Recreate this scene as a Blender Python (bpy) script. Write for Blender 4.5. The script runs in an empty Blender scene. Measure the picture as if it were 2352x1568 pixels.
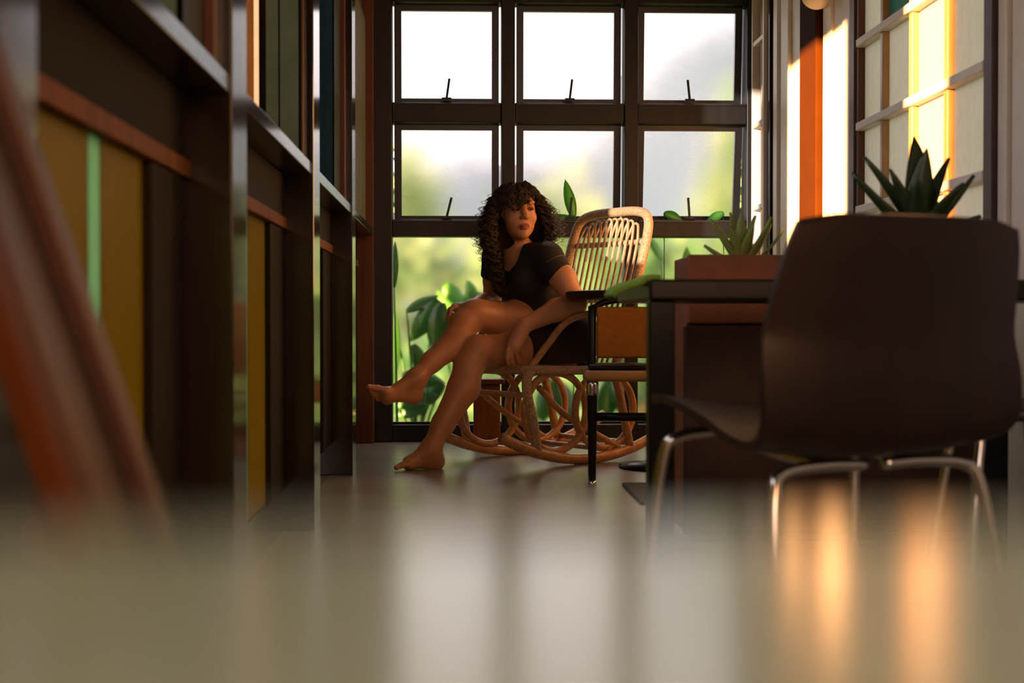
import bpy, bmesh, math, random
import numpy as np
from mathutils import Vector, Matrix, Euler

random.seed(7)
rng = np.random.default_rng(7)
scene = bpy.context.scene
C = scene.collection

# ------------------------------------------------------------------ camera, sky, sun, exposure
CAM_Z = 0.61
FPX = 2352 * 50.0 / 36.0
cam_d = bpy.data.cameras.new('camera')
cam_d.lens = 50.0
cam_d.sensor_width = 36.0
cam_d.clip_start = 0.02
cam_d.clip_end = 500
cam_d.dof.use_dof = True
cam_d.dof.focus_distance = 6.05
cam_d.dof.aperture_fstop = 3.6
cam = bpy.data.objects.new('camera', cam_d)
C.objects.link(cam)
cam.location = (0, 0, CAM_Z)
cam.rotation_euler = (math.pi / 2 - math.atan(49 / FPX), 0, -math.atan(121 / FPX))
scene.camera = cam

world = bpy.data.worlds.new('sky')
scene.world = world
world.use_nodes = True
wn = world.node_tree.nodes
bg = wn['Background']
bg.inputs['Color'].default_value = (1.0, 0.90, 0.89, 1)
bg.inputs['Strength'].default_value = 2.2

sun_d = bpy.data.lights.new('sun', 'SUN')
sun_d.energy = 60.0
sun_d.color = (1.0, 0.50, 0.20)
sun_d.angle = math.radians(0.9)
sun = bpy.data.objects.new('sun', sun_d)
C.objects.link(sun)
SUN_DIR = Vector((0.625, 0.78, -0.105)).normalized()
sun.rotation_euler = SUN_DIR.to_track_quat('-Z', 'Y').to_euler()
sun.location = (-8, -8, 3)

vs = scene.view_settings
vs.view_transform = 'Standard'
vs.look = 'None'
vs.gamma = 1.0
vs.use_curve_mapping = False
vs.exposure = 0.0
scene.cycles.use_denoising = True
scene.cycles.sample_clamp_indirect = 6.0
scene.cycles.max_bounces = 10
scene.cycles.diffuse_bounces = 5
scene.cycles.transparent_max_bounces = 12

# ------------------------------------------------------------------ helpers
_cm = Matrix.Translation(cam.location) @ cam.rotation_euler.to_matrix().to_4x4()


def at(px, py, Y):
    """world point on the plane y = Y that the photograph shows at px, py"""
    d = _cm.to_3x3() @ Vector(((px - 1176) / FPX, (784 - py) / FPX, -1))
    t = Y / d.y
    return Vector((0, 0, CAM_Z)) + d * t


def mat(name, col, rough=0.6, metal=0.0, spec=0.5, var=0.12, scale=12.0, bump=0.0, stretch=(1, 1, 1), col2=None,
        coat=0.0):
    m = bpy.data.materials.new(name)
    m.use_nodes = True
    nt = m.node_tree
    b = nt.nodes['Principled BSDF']
    b.inputs['Roughness'].default_value = rough
    b.inputs['Metallic'].default_value = metal
    b.inputs['Specular IOR Level'].default_value = spec
    b.inputs['Coat Weight'].default_value = coat
    tc = nt.nodes.new('ShaderNodeTexCoord')
    mp = nt.nodes.new('ShaderNodeMapping')
    mp.inputs['Scale'].default_value = stretch
    nz = nt.nodes.new('ShaderNodeTexNoise')
    nz.inputs['Scale'].default_value = scale
    nz.inputs['Detail'].default_value = 4
    rp = nt.nodes.new('ShaderNodeValToRGB')
    c2 = col2 if col2 else tuple(min(1, c * (1 + var)) for c in col)
    c1 = tuple(c * (1 - var) for c in col)
    rp.color_ramp.elements[0].position = 0.3
    rp.color_ramp.elements[0].color = (*c1, 1)
    rp.color_ramp.elements[1].position = 0.72
    rp.color_ramp.elements[1].color = (*c2, 1)
    nt.links.new(tc.outputs['Object'], mp.inputs['Vector'])
    nt.links.new(mp.outputs['Vector'], nz.inputs['Vector'])
    nt.links.new(nz.outputs['Fac'], rp.inputs['Fac'])
    nt.links.new(rp.outputs['Color'], b.inputs['Base Color'])
    if bump:
        bp = nt.nodes.new('ShaderNodeBump')
        bp.inputs['Strength'].default_value = bump
        bp.inputs['Distance'].default_value = 0.01
        nt.links.new(nz.outputs['Fac'], bp.inputs['Height'])
        nt.links.new(bp.outputs['Normal'], b.inputs['Normal'])
    return m


def frosted(name, col, rough, ior=1.3):
    m = bpy.data.materials.new(name)
    m.use_nodes = True
    nt = m.node_tree
    nt.nodes.clear()
    o = nt.nodes.new('ShaderNodeOutputMaterial')
    r = nt.nodes.new('ShaderNodeBsdfRefraction')
    r.inputs['Color'].default_value = (*col, 1)
    r.inputs['IOR'].default_value = ior
    nz = nt.nodes.new('ShaderNodeTexNoise')
    nz.inputs['Scale'].default_value = 6
    mr = nt.nodes.new('ShaderNodeMapRange')
    mr.inputs['To Min'].default_value = rough * 0.85
    mr.inputs['To Max'].default_value = rough * 1.15
    nt.links.new(nz.outputs['Fac'], mr.inputs['Value'])
    nt.links.new(mr.outputs['Result'], r.inputs['Roughness'])
    g = nt.nodes.new('ShaderNodeBsdfGlossy')
    g.inputs['Roughness'].default_value = 0.15
    mx = nt.nodes.new('ShaderNodeMixShader')
    mx.inputs['Fac'].default_value = 0.04
    nt.links.new(r.outputs[0], mx.inputs[1])
    nt.links.new(g.outputs[0], mx.inputs[2])
    nt.links.new(mx.outputs[0], o.inputs['Surface'])
    return m


def milky(name, tcol, dcol, tfac=0.6, rough=0.35, gloss=0.04, scale=9):
    """opal glass or paper: lets light through diffusely"""
    m = bpy.data.materials.new(name)
    m.use_nodes = True
    nt = m.node_tree
    nt.nodes.clear()
    o = nt.nodes.new('ShaderNodeOutputMaterial')
    t = nt.nodes.new('ShaderNodeBsdfTranslucent')
    d = nt.nodes.new('ShaderNodeBsdfDiffuse')
    g = nt.nodes.new('ShaderNodeBsdfGlossy')
    g.inputs['Roughness'].default_value = rough
    nz = nt.nodes.new('ShaderNodeTexNoise')
    nz.inputs['Scale'].default_value = scale
    rp = nt.nodes.new('ShaderNodeValToRGB')
    rp.color_ramp.elements[0].color = (*[c * 0.85 for c in tcol], 1)
    rp.color_ramp.elements[1].color = (*[min(1, c * 1.1) for c in tcol], 1)
    nt.links.new(nz.outputs['Fac'], rp.inputs['Fac'])
    nt.links.new(rp.outputs['Color'], t.inputs['Color'])
    d.inputs['Color'].default_value = (*dcol, 1)
    a = nt.nodes.new('ShaderNodeMixShader')
    a.inputs['Fac'].default_value = tfac
    nt.links.new(d.outputs[0], a.inputs[1])
    nt.links.new(t.outputs[0], a.inputs[2])
    b = nt.nodes.new('ShaderNodeMixShader')
    b.inputs['Fac'].default_value = gloss
    nt.links.new(a.outputs[0], b.inputs[1])
    nt.links.new(g.outputs[0], b.inputs[2])
    nt.links.new(b.outputs[0], o.inputs['Surface'])
    return m


def leafmat(name, col, tcol, rough=0.4, tf=0.4):
    m = milky(name, tcol, col, tf, rough, 0.06, 20)
    return m


def tag(o, label=None, cat=None, group=None, kind=None):
    if label:
        o['label'] = label
    if cat:
        o['category'] = cat
    if group:
        o['group'] = group
    if kind:
        o['kind'] = kind
    return o


def thing(name, loc, label=None, cat=None, group=None, kind=None):
    o = bpy.data.objects.new(name, None)
    o.empty_display_size = 0.1
    C.objects.link(o)
    o.location = loc
    return tag(o, label, cat, group, kind)


def world_of(o):
    m = Matrix.Translation(o.location)
    if o.parent:
        m = world_of(o.parent) @ o.matrix_parent_inverse @ m
    return m


def adopt(o, parent):
    o.parent = parent
    o.matrix_parent_inverse = world_of(parent).inverted()


def mesh(name, verts, faces, m, parent=None, smooth=False):
    me = bpy.data.meshes.new(name)
    me.from_pydata([tuple(v) for v in verts], [], [tuple(f) for f in faces])
    me.update()
    if smooth:
        me.polygons.foreach_set('use_smooth', [True] * len(me.polygons))
    if m:
        me.materials.append(m)
    o = bpy.data.objects.new(name, me)
    C.objects.link(o)
    if parent:
        adopt(o, parent)
    return o


def bm_obj(name, bm, m, parent=None, smooth=False):
    bmesh.ops.recalc_face_normals(bm, faces=bm.faces)
    me = bpy.data.meshes.new(name)
    bm.to_mesh(me)
    bm.free()
    if smooth:
        me.polygons.foreach_set('use_smooth', [True] * len(me.polygons))
    if m:
        me.materials.append(m)
    o = bpy.data.objects.new(name, me)
    C.objects.link(o)
    if parent:
        adopt(o, parent)
    return o


def add_box(bm, c, s, rot=None, bev=0.0, seg=2):
    M = Matrix.Translation(Vector(c))
    if rot is not None:
        M = M @ (rot.to_4x4() if isinstance(rot, Matrix) else Euler(rot).to_matrix().to_4x4())
    M = M @ Matrix.Diagonal((*s, 1))
    r = bmesh.ops.create_cube(bm, size=1.0, matrix=M)
    if bev > 0:
        es = list({e for v in r['verts'] for e in v.link_edges})
        bmesh.ops.bevel(bm, geom=es, offset=bev, segments=seg, affect='EDGES', profile=0.5)


def box(name, x0, x1, y0, y1, z0, z1, m, parent=None, bev=0.003, seg=2):
    bm = bmesh.new()
    add_box(bm, ((x0 + x1) / 2, (y0 + y1) / 2, (z0 + z1) / 2), (abs(x1 - x0), abs(y1 - y0), abs(z1 - z0)), None, bev, seg)
    return bm_obj(name, bm, m, parent)


def catmull(pts, n=8, closed=False):
    P = [Vector(p) for p in pts]
    out = []
    N = len(P)
    rngk = range(N if closed else N - 1)
    for i in rngk:
        if closed:
            p0, p1, p2, p3 = P[i - 1], P[i], P[(i + 1) % N], P[(i + 2) % N]
        else:
            p1, p2 = P[i], P[i + 1]
            p0 = P[i - 1] if i > 0 else p1 * 2 - p2
            p3 = P[i + 2] if i + 2 < N else p2 * 2 - p1
        for k in range(n):
            t = k / n
            out.append(0.5 * ((2 * p1) + (p2 - p0) * t + (2 * p0 - 5 * p1 + 4 * p2 - p3) * t * t
                              + (3 * p1 - p0 - 3 * p2 + p3) * t ** 3))
    if not closed:
        out.append(P[-1])
    return out


def tube_geo(path, r, sides=8, closed=False, verts=None, faces=None):
    if verts is None:
        verts, faces = [], []
    n = len(path)
    rr = r if isinstance(r, (list, tuple)) else [r] * n
    base = len(verts)
    up = None
    for i, p in enumerate(path):
        if closed:
            t = (path[(i + 1) % n] - path[i - 1])
        else:
            t = (path[min(i + 1, n - 1)] - path[max(i - 1, 0)])
        if t.length < 1e-9:
            t = Vector((0, 0, 1))
        t = t.normalized()
        if up is None:
            a = Vector((0, 0, 1)) if abs(t.z) < 0.9 else Vector((1, 0, 0))
            up = (a - t * a.dot(t)).normalized()
        else:
            up = (up - t * up.dot(t))
            up = up.normalized() if up.length > 1e-6 else Vector((1, 0, 0))
        sd = t.cross(up)
        for k in range(sides):
            a = 2 * math.pi * k / sides
            verts.append(p + (up * math.cos(a) + sd * math.sin(a)) * rr[i])
    m = n if closed else n - 1
    for i in range(m):
        j = (i + 1) % n
        for k in range(sides):
            l = (k + 1) % sides
            faces.append((base + i * sides + k, base + i * sides + l, base + j * sides + l, base + j * sides + k))
    if not closed:
        faces.append(tuple(base + k for k in reversed(range(sides))))
        faces.append(tuple(base + (n - 1) * sides + k for k in range(sides)))
    return verts, faces


def tube(name, pts, r, m, parent=None, n=8, sides=10, closed=False, raw=False):
    path = [Vector(p) for p in pts] if raw else catmull(pts, n, closed)
    if isinstance(r, (list, tuple)):
        k = len(path)
        r = [r[0] + (r[1] - r[0]) * i / (k - 1) for i in range(k)]
    v, f = tube_geo(path, r, sides, closed)
    return mesh(name, v, f, m, parent, True)


def lathe(name, prof, c, m, parent=None, seg=32):
    v, f = [], []
    for (r, z) in prof:
        for k in range(seg):
            a = 2 * math.pi * k / seg
            v.append((c[0] + r * math.cos(a), c[1] + r * math.sin(a), c[2] + z))
    for i in range(len(prof) - 1):
        for k in range(seg):
            l = (k + 1) % seg
            f.append((i * seg + k, i * seg + l, (i + 1) * seg + l, (i + 1) * seg + k))
    f.append(tuple(reversed(range(seg))))
    f.append(tuple((len(prof) - 1) * seg + k for k in range(seg)))
    return mesh(name, v, f, m, parent, True)


def leaf_geo(base, direc, up, L, W, bend=0.3, fold=0.25, seg=9, shape=1.0, thick=0.0015):
    """a closed, slightly folded blade; returns verts, faces"""
    d = Vector(direc).normalized()
    u = Vector(up)
    u = (u - d * u.dot(d))
    u = u.normalized() if u.length > 1e-5 else d.orthogonal().normalized()
    s = d.cross(u)
    v, f = [], []
    for i in range(seg + 1):
        t = i / seg
        ang = bend * t
        p = Vector(base) + d * (L * t * math.cos(ang * 0.6)) - u * (L * t * math.sin(ang * 0.6))
        w = W * (math.sin(math.pi * min(1, (t * 0.94 + 0.06)) ** shape) ** 0.8) if t < 1 else 0.0
        w = max(w, 0.0008)
        for (a, b) in ((-1, fold), (0, 0), (1, fold)):
            v.append(p + s * (w * a * 0.5) + u * (w * b * 0.5))
        for (a, b) in ((1, fold), (0, 0), (-1, fold)):
            v.append(p + s * (w * a * 0.5) + u * (w * b * 0.5 - thick - (0.3 * thick if a == 0 else 0)))
    for i in range(seg):
        for k in range(6):
            l = (k + 1) % 6
            f.append((i * 6 + k, i * 6 + l, (i + 1) * 6 + l, (i + 1) * 6 + k))
    f.append((5, 4, 3, 2, 1, 0))
    f.append(tuple(seg * 6 + k for k in range(6)))
    return v, f


# ------------------------------------------------------------------ signed-distance modelling (body, clothes)
class Field:
    def __init__(self, lo, hi, h):
        self.lo = np.array(lo, float)
        self.h = h
        self.n = np.ceil((np.array(hi) - self.lo) / h).astype(int) + 1
        self.a = np.full(self.n, 1.0, np.float32)

    def _win(self, lo, hi):
        i0 = np.clip(np.floor((np.array(lo) - self.lo) / self.h).astype(int), 0, self.n - 1)
        i1 = np.clip(np.ceil((np.array(hi) - self.lo) / self.h).astype(int) + 1, 1, self.n)
        sl = tuple(slice(a, b) for a, b in zip(i0, i1))
        g = [self.lo[k] + self.h * np.arange(i0[k], i1[k]) for k in range(3)]
        return sl, np.stack(np.meshgrid(*g, indexing='ij'), -1)

    def put(self, d, sl, k, op):
        a = self.a[sl]
        if op == 'add':
            h = np.maximum(k - np.abs(a - d), 0) / max(k, 1e-6)
            self.a[sl] = np.minimum(a, d) - h * h * k * 0.25
        elif op == 'sub':
            d = -d
            h = np.maximum(k - np.abs(a - d), 0) / max(k, 1e-6)
            self.a[sl] = np.maximum(a, d) + h * h * k * 0.25

    def cap(self, p, q, r0, r1, k=0.02, op='add', flat=None):
        p, q = np.array(p, float), np.array(q, float)
        m = max(r0, r1) + 0.05
        sl, G = self._win(np.minimum(p, q) - m, np.maximum(p, q) + m)
        if 0 in G.shape:
            return
        ab = q - p
        t = np.clip(((G - p) @ ab) / max(ab @ ab, 1e-9), 0, 1)
        e = G - (p + t[..., None] * ab)
        if flat is not None:  # (axis, factor): squash along an axis
            ax = np.array(flat[0], float)
            ax = ax / np.linalg.norm(ax)
            c = e @ ax
            e = e + (c * (flat[1] - 1))[..., None] * ax
        d = np.linalg.norm(e, axis=-1) - (r0 + (r1 - r0) * t)
        self.put(d, sl, k, op)

    def chain(self, pts, rs, k=0.02, op='add'):
        for i in range(len(pts) - 1):
            self.cap(pts[i], pts[i + 1], rs[i], rs[i + 1], k, op)

    def ell(self, c, rad, R=None, k=0.02, op='add'):
        c = np.array(c, float)
        R = np.eye(3) if R is None else np.array(R)
        m = max(rad) + 0.04
        sl, G = self._win(c - m, c + m)
        if 0 in G.shape:
            return
        L = (G - c) @ R          # columns of R are the local axes
        r = np.array(rad)
        k0 = np.linalg.norm(L / r, axis=-1)
        k1 = np.linalg.norm(L / (r * r), axis=-1)
        d = k0 * (k0 - 1) / np.maximum(k1, 1e-6)
        self.put(d, sl, k, op)

    def surface(self):
        a = self.a
        ins = a < 0
        nx, ny, nz = a.shape
        cs = np.zeros((nx - 1, ny - 1, nz - 1), np.int8)
        for dx in (0, 1):
            for dy in (0, 1):
                for dz in (0, 1):
                    cs += ins[dx:nx - 1 + dx, dy:ny - 1 + dy, dz:nz - 1 + dz]
        act = np.argwhere((cs > 0) & (cs < 8))
        idx = np.full(cs.shape, -1, np.int64)
        idx[tuple(act.T)] = np.arange(len(act))
        acc = np.zeros((len(act), 3))
        cnt = np.zeros(len(act))
        cor = [(i, j, k) for i in (0, 1) for j in (0, 1) for k in (0, 1)]
        val = {c: a[act[:, 0] + c[0], act[:, 1] + c[1], act[:, 2] + c[2]].astype(float) for c in cor}
        for c in cor:
            for ax in range(3):
                if c[ax] == 0:
                    e = list(c)
                    e[ax] = 1
                    v0, v1 = val[c], val[tuple(e)]
                    m = (v0 < 0) != (v1 < 0)
                    t = np.where(m, v0 / np.where(m, v0 - v1, 1), 0)
                    p = np.tile(np.array(c, float), (len(act), 1))
                    p[:, ax] = t
                    acc[m] += p[m]
                    cnt[m] += 1
        pos = (act + acc / np.maximum(cnt, 1)[:, None]) * self.h + self.lo
        faces = []
        for ax in range(3):
            s0 = [slice(None)] * 3
            s1 = [slice(None)] * 3
            s0[ax] = slice(0, -1)
            s1[ax] = slice(1, None)
            cr = ins[tuple(s0)] != ins[tuple(s1)]
            e = np.argwhere(cr)
            b, c = (ax + 1) % 3, (ax + 2) % 3
            ok = (e[:, b] > 0) & (e[:, c] > 0) & (e[:, b] < a.shape[b] - 1) & (e[:, c] < a.shape[c] - 1)
            e = e[ok]
            st = ins[tuple(e.T)]
            q = []
            for (db, dc) in ((-1, -1), (0, -1), (0, 0), (-1, 0)):
                f = e.copy()
                f[:, b] += db
                f[:, c] += dc
                q.append(idx[tuple(f.T)])
            q = np.stack(q, 1)
            q[~st] = q[~st][:, ::-1]
            faces.append(q)
        F = np.concatenate(faces)
        F = F[(F >= 0).all(1)]
        return pos, F


def np_mesh(name, V, F, m, parent=None):
    me = bpy.data.meshes.new(name)
    me.vertices.add(len(V))
    me.vertices.foreach_set('co', np.asarray(V, np.float32).ravel())
    k = F.shape[1]
    me.loops.add(F.size)
    me.loops.foreach_set('vertex_index', F.astype(np.int32).ravel())
    me.polygons.add(len(F))
    me.polygons.foreach_set('loop_start', np.arange(0, F.size, k, dtype=np.int32))
    me.polygons.foreach_set('use_smooth', np.ones(len(F), bool))
    me.update(calc_edges=True)
    me.validate()
    if m:
        me.materials.append(m)
    o = bpy.data.objects.new(name, me)
    C.objects.link(o)
    if parent:
        adopt(o, parent)
    return o


# ------------------------------------------------------------------ materials
M = {}
M['frame'] = mat('dark frame wood', (0.012, 0.009, 0.006), 0.45, spec=0.35, stretch=(1, 1, 0.15), scale=30, var=0.3)
M['sash'] = mat('black sash metal', (0.012, 0.010, 0.008), 0.35)
M['varnish'] = mat('varnished post wood', (0.018, 0.012, 0.007), 0.13, spec=0.8, stretch=(1, 1, 0.1), scale=35, var=0.3)
M['slingwood'] = mat('red brown sling rail', (0.085, 0.024, 0.005), 0.6, spec=0.15)
M['redwood'] = mat('red brown wood', (0.11, 0.034, 0.010), 0.45, spec=0.3, stretch=(1, 1, 0.1), scale=30, var=0.3)
M['apron'] = mat('matt dark wood', (0.011, 0.0085, 0.0055), 0.8, spec=0.25)
M['dull_glass'] = mat('dull grey green glass', (0.0030, 0.0052, 0.0055), 0.9, spec=0.0)
M['sun_line'] = mat('painted sun line', (0.075, 0.075, 0.085), 0.9, spec=0.0)  # paler colour standing in for a line of sunlight on the casement
M['railwood'] = mat('oiled orange wood', (0.19, 0.058, 0.010), 0.65, spec=0.2, stretch=(1, 1, 0.1), scale=30, var=0.25)
M['leafwood'] = mat('brown casement wood', (0.013, 0.007, 0.0032), 0.9, spec=0.0, stretch=(1, 1, 0.1), scale=30, var=0.3)
M['cream'] = mat('cream paint', (0.84, 0.74, 0.60), 0.5, var=0.05)
M['orange'] = mat('orange paint', (0.046, 0.0125, 0.0003), 0.85, spec=0.05, var=0.08)
M['floor'] = mat('polished cement floor', (0.28, 0.26, 0.20), 0.27, var=0.15, scale=2.5)
M['ceil'] = mat('ceiling boards', (0.10, 0.065, 0.035), 0.6, stretch=(1, 0.1, 1), scale=20)
M['glass_up'] = frosted('frosted glass upper', (0.97, 0.97, 0.97), 0.27)
M['glass_low'] = frosted('frosted glass lower', (0.95, 0.97, 0.93), 0.25)
M['opal'] = milky('opal glass', (0.86, 0.82, 0.74), (0.60, 0.57, 0.52), 0.62)
M['opal_teal'] = milky('teal opal glass', (0.12, 0.30, 0.26), (0.12, 0.26, 0.22), 0.6)
M['yellow'] = milky('yellow panel', (0.145, 0.125, 0.010), (0.06, 0.05, 0.006), 0.55)
M['strip'] = milky('pale green glass strip', (0.14, 0.29, 0.24), (0.2, 0.3, 0.25), 0.7)
M['grey_glass'] = milky('grey reeded glass', (0.11, 0.115, 0.085), (0.10, 0.10, 0.075), 0.6, 0.3, 0.08)
M['brass'] = mat('stay metal', (0.02, 0.02, 0.02), 0.4, 0.6)
M['chrome'] = mat('chrome', (0.78, 0.78, 0.76), 0.16, 1.0, var=0.04)
M['rattan'] = mat('rattan cane', (0.58, 0.27, 0.095), 0.36, scale=40, var=0.25)
M['rattan_wrap'] = mat('cane wrapping', (0.58, 0.35, 0.17), 0.45, scale=160, var=0.5, bump=0.4)
M['cane'] = mat('pale peeled cane', (0.62, 0.40, 0.21), 0.4, scale=50, var=0.2)
M['black'] = mat('black lacquer', (0.009, 0.008, 0.007), 0.35, spec=0.25)
M['shell'] = mat('dark brown plywood shell', (0.020, 0.010, 0.009), 0.40, stretch=(1, 1, 0.2), scale=18, var=0.2)
M['leather'] = mat('tan leather', (0.42, 0.135, 0.006), 0.6, spec=0.2, scale=50)
M['ochre'] = mat('ochre wood', (0.42, 0.22, 0.06), 0.35)
M['planter'] = mat('red brown planter', (0.22, 0.065, 0.022), 0.6, scale=8, var=0.25)
M['cabinet'] = mat('dark cabinet wood', (0.060, 0.022, 0.012), 0.5)
M['soil'] = mat('soil', (0.02, 0.014, 0.01), 0.9)
M['tabletop'] = mat('pale grey laminate', (0.31, 0.54, 0.66), 0.19, var=0.04, spec=1.0)
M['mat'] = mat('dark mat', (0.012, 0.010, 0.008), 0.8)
M['napkin'] = mat('green cloth', (0.22, 0.42, 0.05), 0.8)
M['globe'] = milky('white glass globe', (0.85, 0.8, 0.7), (0.85, 0.80, 0.68), 0.3)
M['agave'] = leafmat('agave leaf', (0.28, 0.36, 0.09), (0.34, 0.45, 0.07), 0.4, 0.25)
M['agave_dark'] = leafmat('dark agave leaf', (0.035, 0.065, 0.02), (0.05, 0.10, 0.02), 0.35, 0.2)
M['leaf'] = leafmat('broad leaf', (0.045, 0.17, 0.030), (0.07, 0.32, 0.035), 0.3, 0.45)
M['leaf_bright'] = leafmat('bright leaf', (0.10, 0.34, 0.04), (0.18, 0.60, 0.06), 0.35, 0.5)  # lighter, brighter green than the broad leaf
M['bush'] = leafmat('bush leaves', (0.085, 0.19, 0.105), (0.12, 0.27, 0.12), 0.6, 0.4)
M['bush2'] = leafmat('green bush leaves', (0.05, 0.17, 0.07), (0.08, 0.28, 0.10), 0.6, 0.4)
M['bark'] = mat('bark', (0.10, 0.07, 0.04), 0.9)
M['grass'] = mat('lawn', (0.12, 0.24, 0.05), 0.9, scale=1.5, var=0.4)
M['hill'] = mat('hazed hillside', (0.026, 0.066, 0.145), 0.95, scale=0.12, var=0.25)  # haze of distance is put into this blue base colour

tg = bpy.data.materials.new('added sun filter')  # added filter that dims and cools the sun on the rocking chair
tg.use_nodes = True
_n = tg.node_tree
_n.nodes.clear()
_o = _n.nodes.new('ShaderNodeOutputMaterial')
_t = _n.nodes.new('ShaderNodeBsdfTransparent')
_t.inputs['Color'].default_value = (0.13, 0.22, 0.50, 1)
_n.links.new(_t.outputs[0], _o.inputs['Surface'])
M['tinted'] = tg
# ------------------------------------------------------------------ the room
XL, XREC, XR, YB, HC = -0.42, -0.52, 1.50, 7.20, 3.0


def bx(px, Y=YB):
    return at(px, 735, Y).x


def bz(py, Y=YB):
    return at(1300, py, Y).z


fl = tag(box('floor', -0.95, 1.75, -3.2, 7.32, -0.12, 0.0, M['floor'], bev=0), 'grey polished cement floor', kind='structure')
ce = tag(box('ceiling', -0.95, 1.75, -3.2, 7.32, HC, HC + 0.12, M['ceil'], bev=0), 'dark boarded ceiling', kind='structure')

# back wall: black timber grid with awning sashes
wb = thing('wall_back', (0.5, YB, 0), 'dark timber window wall at the end of the room', kind='structure')
posts = [(XL - 0.14, bx(902)), (bx(1151), bx(1182)), (bx(1431), bx(1462)), (bx(1709), XR + 0.14)]
for i, (a, b) in enumerate(posts):
    box('post', a, b, YB - 0.06, YB + 0.08, 0, HC, M['frame'], wb, 0.004)
zr = [(0.0, bz(973)), (bz(545), bz(506)), (bz(286), bz(240)), (bz(12), bz(-34)), (bz(-262), HC)]
for i, (a, b) in enumerate(zr):
    for j in range(3):
        box('rail', posts[j][1], posts[j + 1][0], YB - 0.05, YB + 0.07, a, b, M['frame'], wb, 0.004)
    if 0 < i < 4:
        for j in range(3):
            box('bead', posts[j][1] + 0.004, posts[j + 1][0] - 0.004, YB - 0.058, YB - 0.05, b - 0.012, b - 0.004, M['sash'], wb, 0.001)

cols = [(922, 1130), (1203, 1411), (1481, 1690)]
rows = [(299, 495), (25, 225), (-248, -48)]
tilts = {(0, 0): 4.0, (0, 1): 5.0, (0, 2): 9.0, (1, 0): 2.5, (1, 1): 2.5, (1, 2): 5.0}
leans = {(0, 0): -14, (0, 1): -6, (0, 2): 4, (1, 0): -8, (1, 1): -7, (1, 2): 6}
nwin = 0
for j, (py0, py1) in enumerate(rows):
    for i, (px0, px1) in enumerate(cols):
        nwin += 1
        x0, x1, z1, z0 = bx(px0), bx(px1), bz(py0), bz(py1)
        w = thing('window_%d' % nwin, ((x0 + x1) / 2, YB, z0), kind='structure')
        g = 0.036
        ang = math.radians(tilts.get((j, i), 1.0))
        zt = z1 + g
        R = Matrix.Rotation(ang, 3, 'X')

        def T(x, y, z):
            q = R @ Vector((0, y, z - zt))
            return Vector((x, YB + 0.02 + q.y, zt + q.z))

        def tb(name, xa, xb, ya, yb, za, zb, m):
            vs_ = [T(x, y, z) for x in (xa, xb) for y in (ya, yb) for z in (za, zb)]
            fs = [(0, 1, 3, 2), (4, 6, 7, 5), (0, 4, 5, 1), (2, 3, 7, 6), (0, 2, 6, 4), (1, 5, 7, 3)]
            return mesh(name, vs_, fs, m, w)
        tb('sash_stile', x0 - g, x0, 0, 0.035, z0 - g, z1 + g, M['sash'])
        tb('sash_stile', x1, x1 + g, 0, 0.035, z0 - g, z1 + g, M['sash'])
        tb('sash_rail', x0, x1, 0, 0.035, z1, z1 + g, M['sash'])
        tb('sash_rail', x0, x1, 0, 0.035, z0 - g * 0.6, z0, M['sash'])
        v = [T(x0, 0.02, z0), T(x1, 0.02, z0), T(x1, 0.02, z1), T(x0, 0.02, z1)]
        mesh('pane', v, [(0, 1, 2, 3)], M['glass_up'], w)
        if j < 2:
            cxm = (x0 + x1) / 2 + (0.0, 0.0, -0.01)[i]
            ln = math.radians(leans[(j, i)])
            bm = bmesh.new()
            a = Vector((cxm, YB - 0.03, z0 - 0.012))
            add_box(bm, a + Vector((-math.sin(ln) * 0.05, 0, math.cos(ln) * 0.05)), (0.012, 0.006, 0.105), (0, -ln, 0), 0.001, 1)
            st = bm_obj('window_stay', bm, M['brass'], w)
            bm = bmesh.new()
            add_box(bm, a, (0.05, 0.02, 0.012), None, 0.002, 1)
            bm_obj('stay_bracket', bm, M['brass'], st)
lowx = [(bx(902), bx(1151)), (bx(1182), bx(1431)), (bx(1462), bx(1709))]
for (xa, xb) in lowx:
    nwin += 1
    w = thing('window_%d' % nwin, ((xa + xb) / 2, YB, bz(973)), kind='structure')
    mesh('pane', [(xa, YB + 0.02, bz(973)), (xb, YB + 0.02, bz(973)), (xb, YB + 0.02, bz(545)), (xa, YB + 0.02, bz(545))],
         [(0, 1, 2, 3)], M['glass_low'], w)
    box('glazing_bead', xa, xb, YB + 0.0, YB + 0.02, bz(973), bz(973) + 0.012, M['sash'], w, 0.001)

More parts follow.
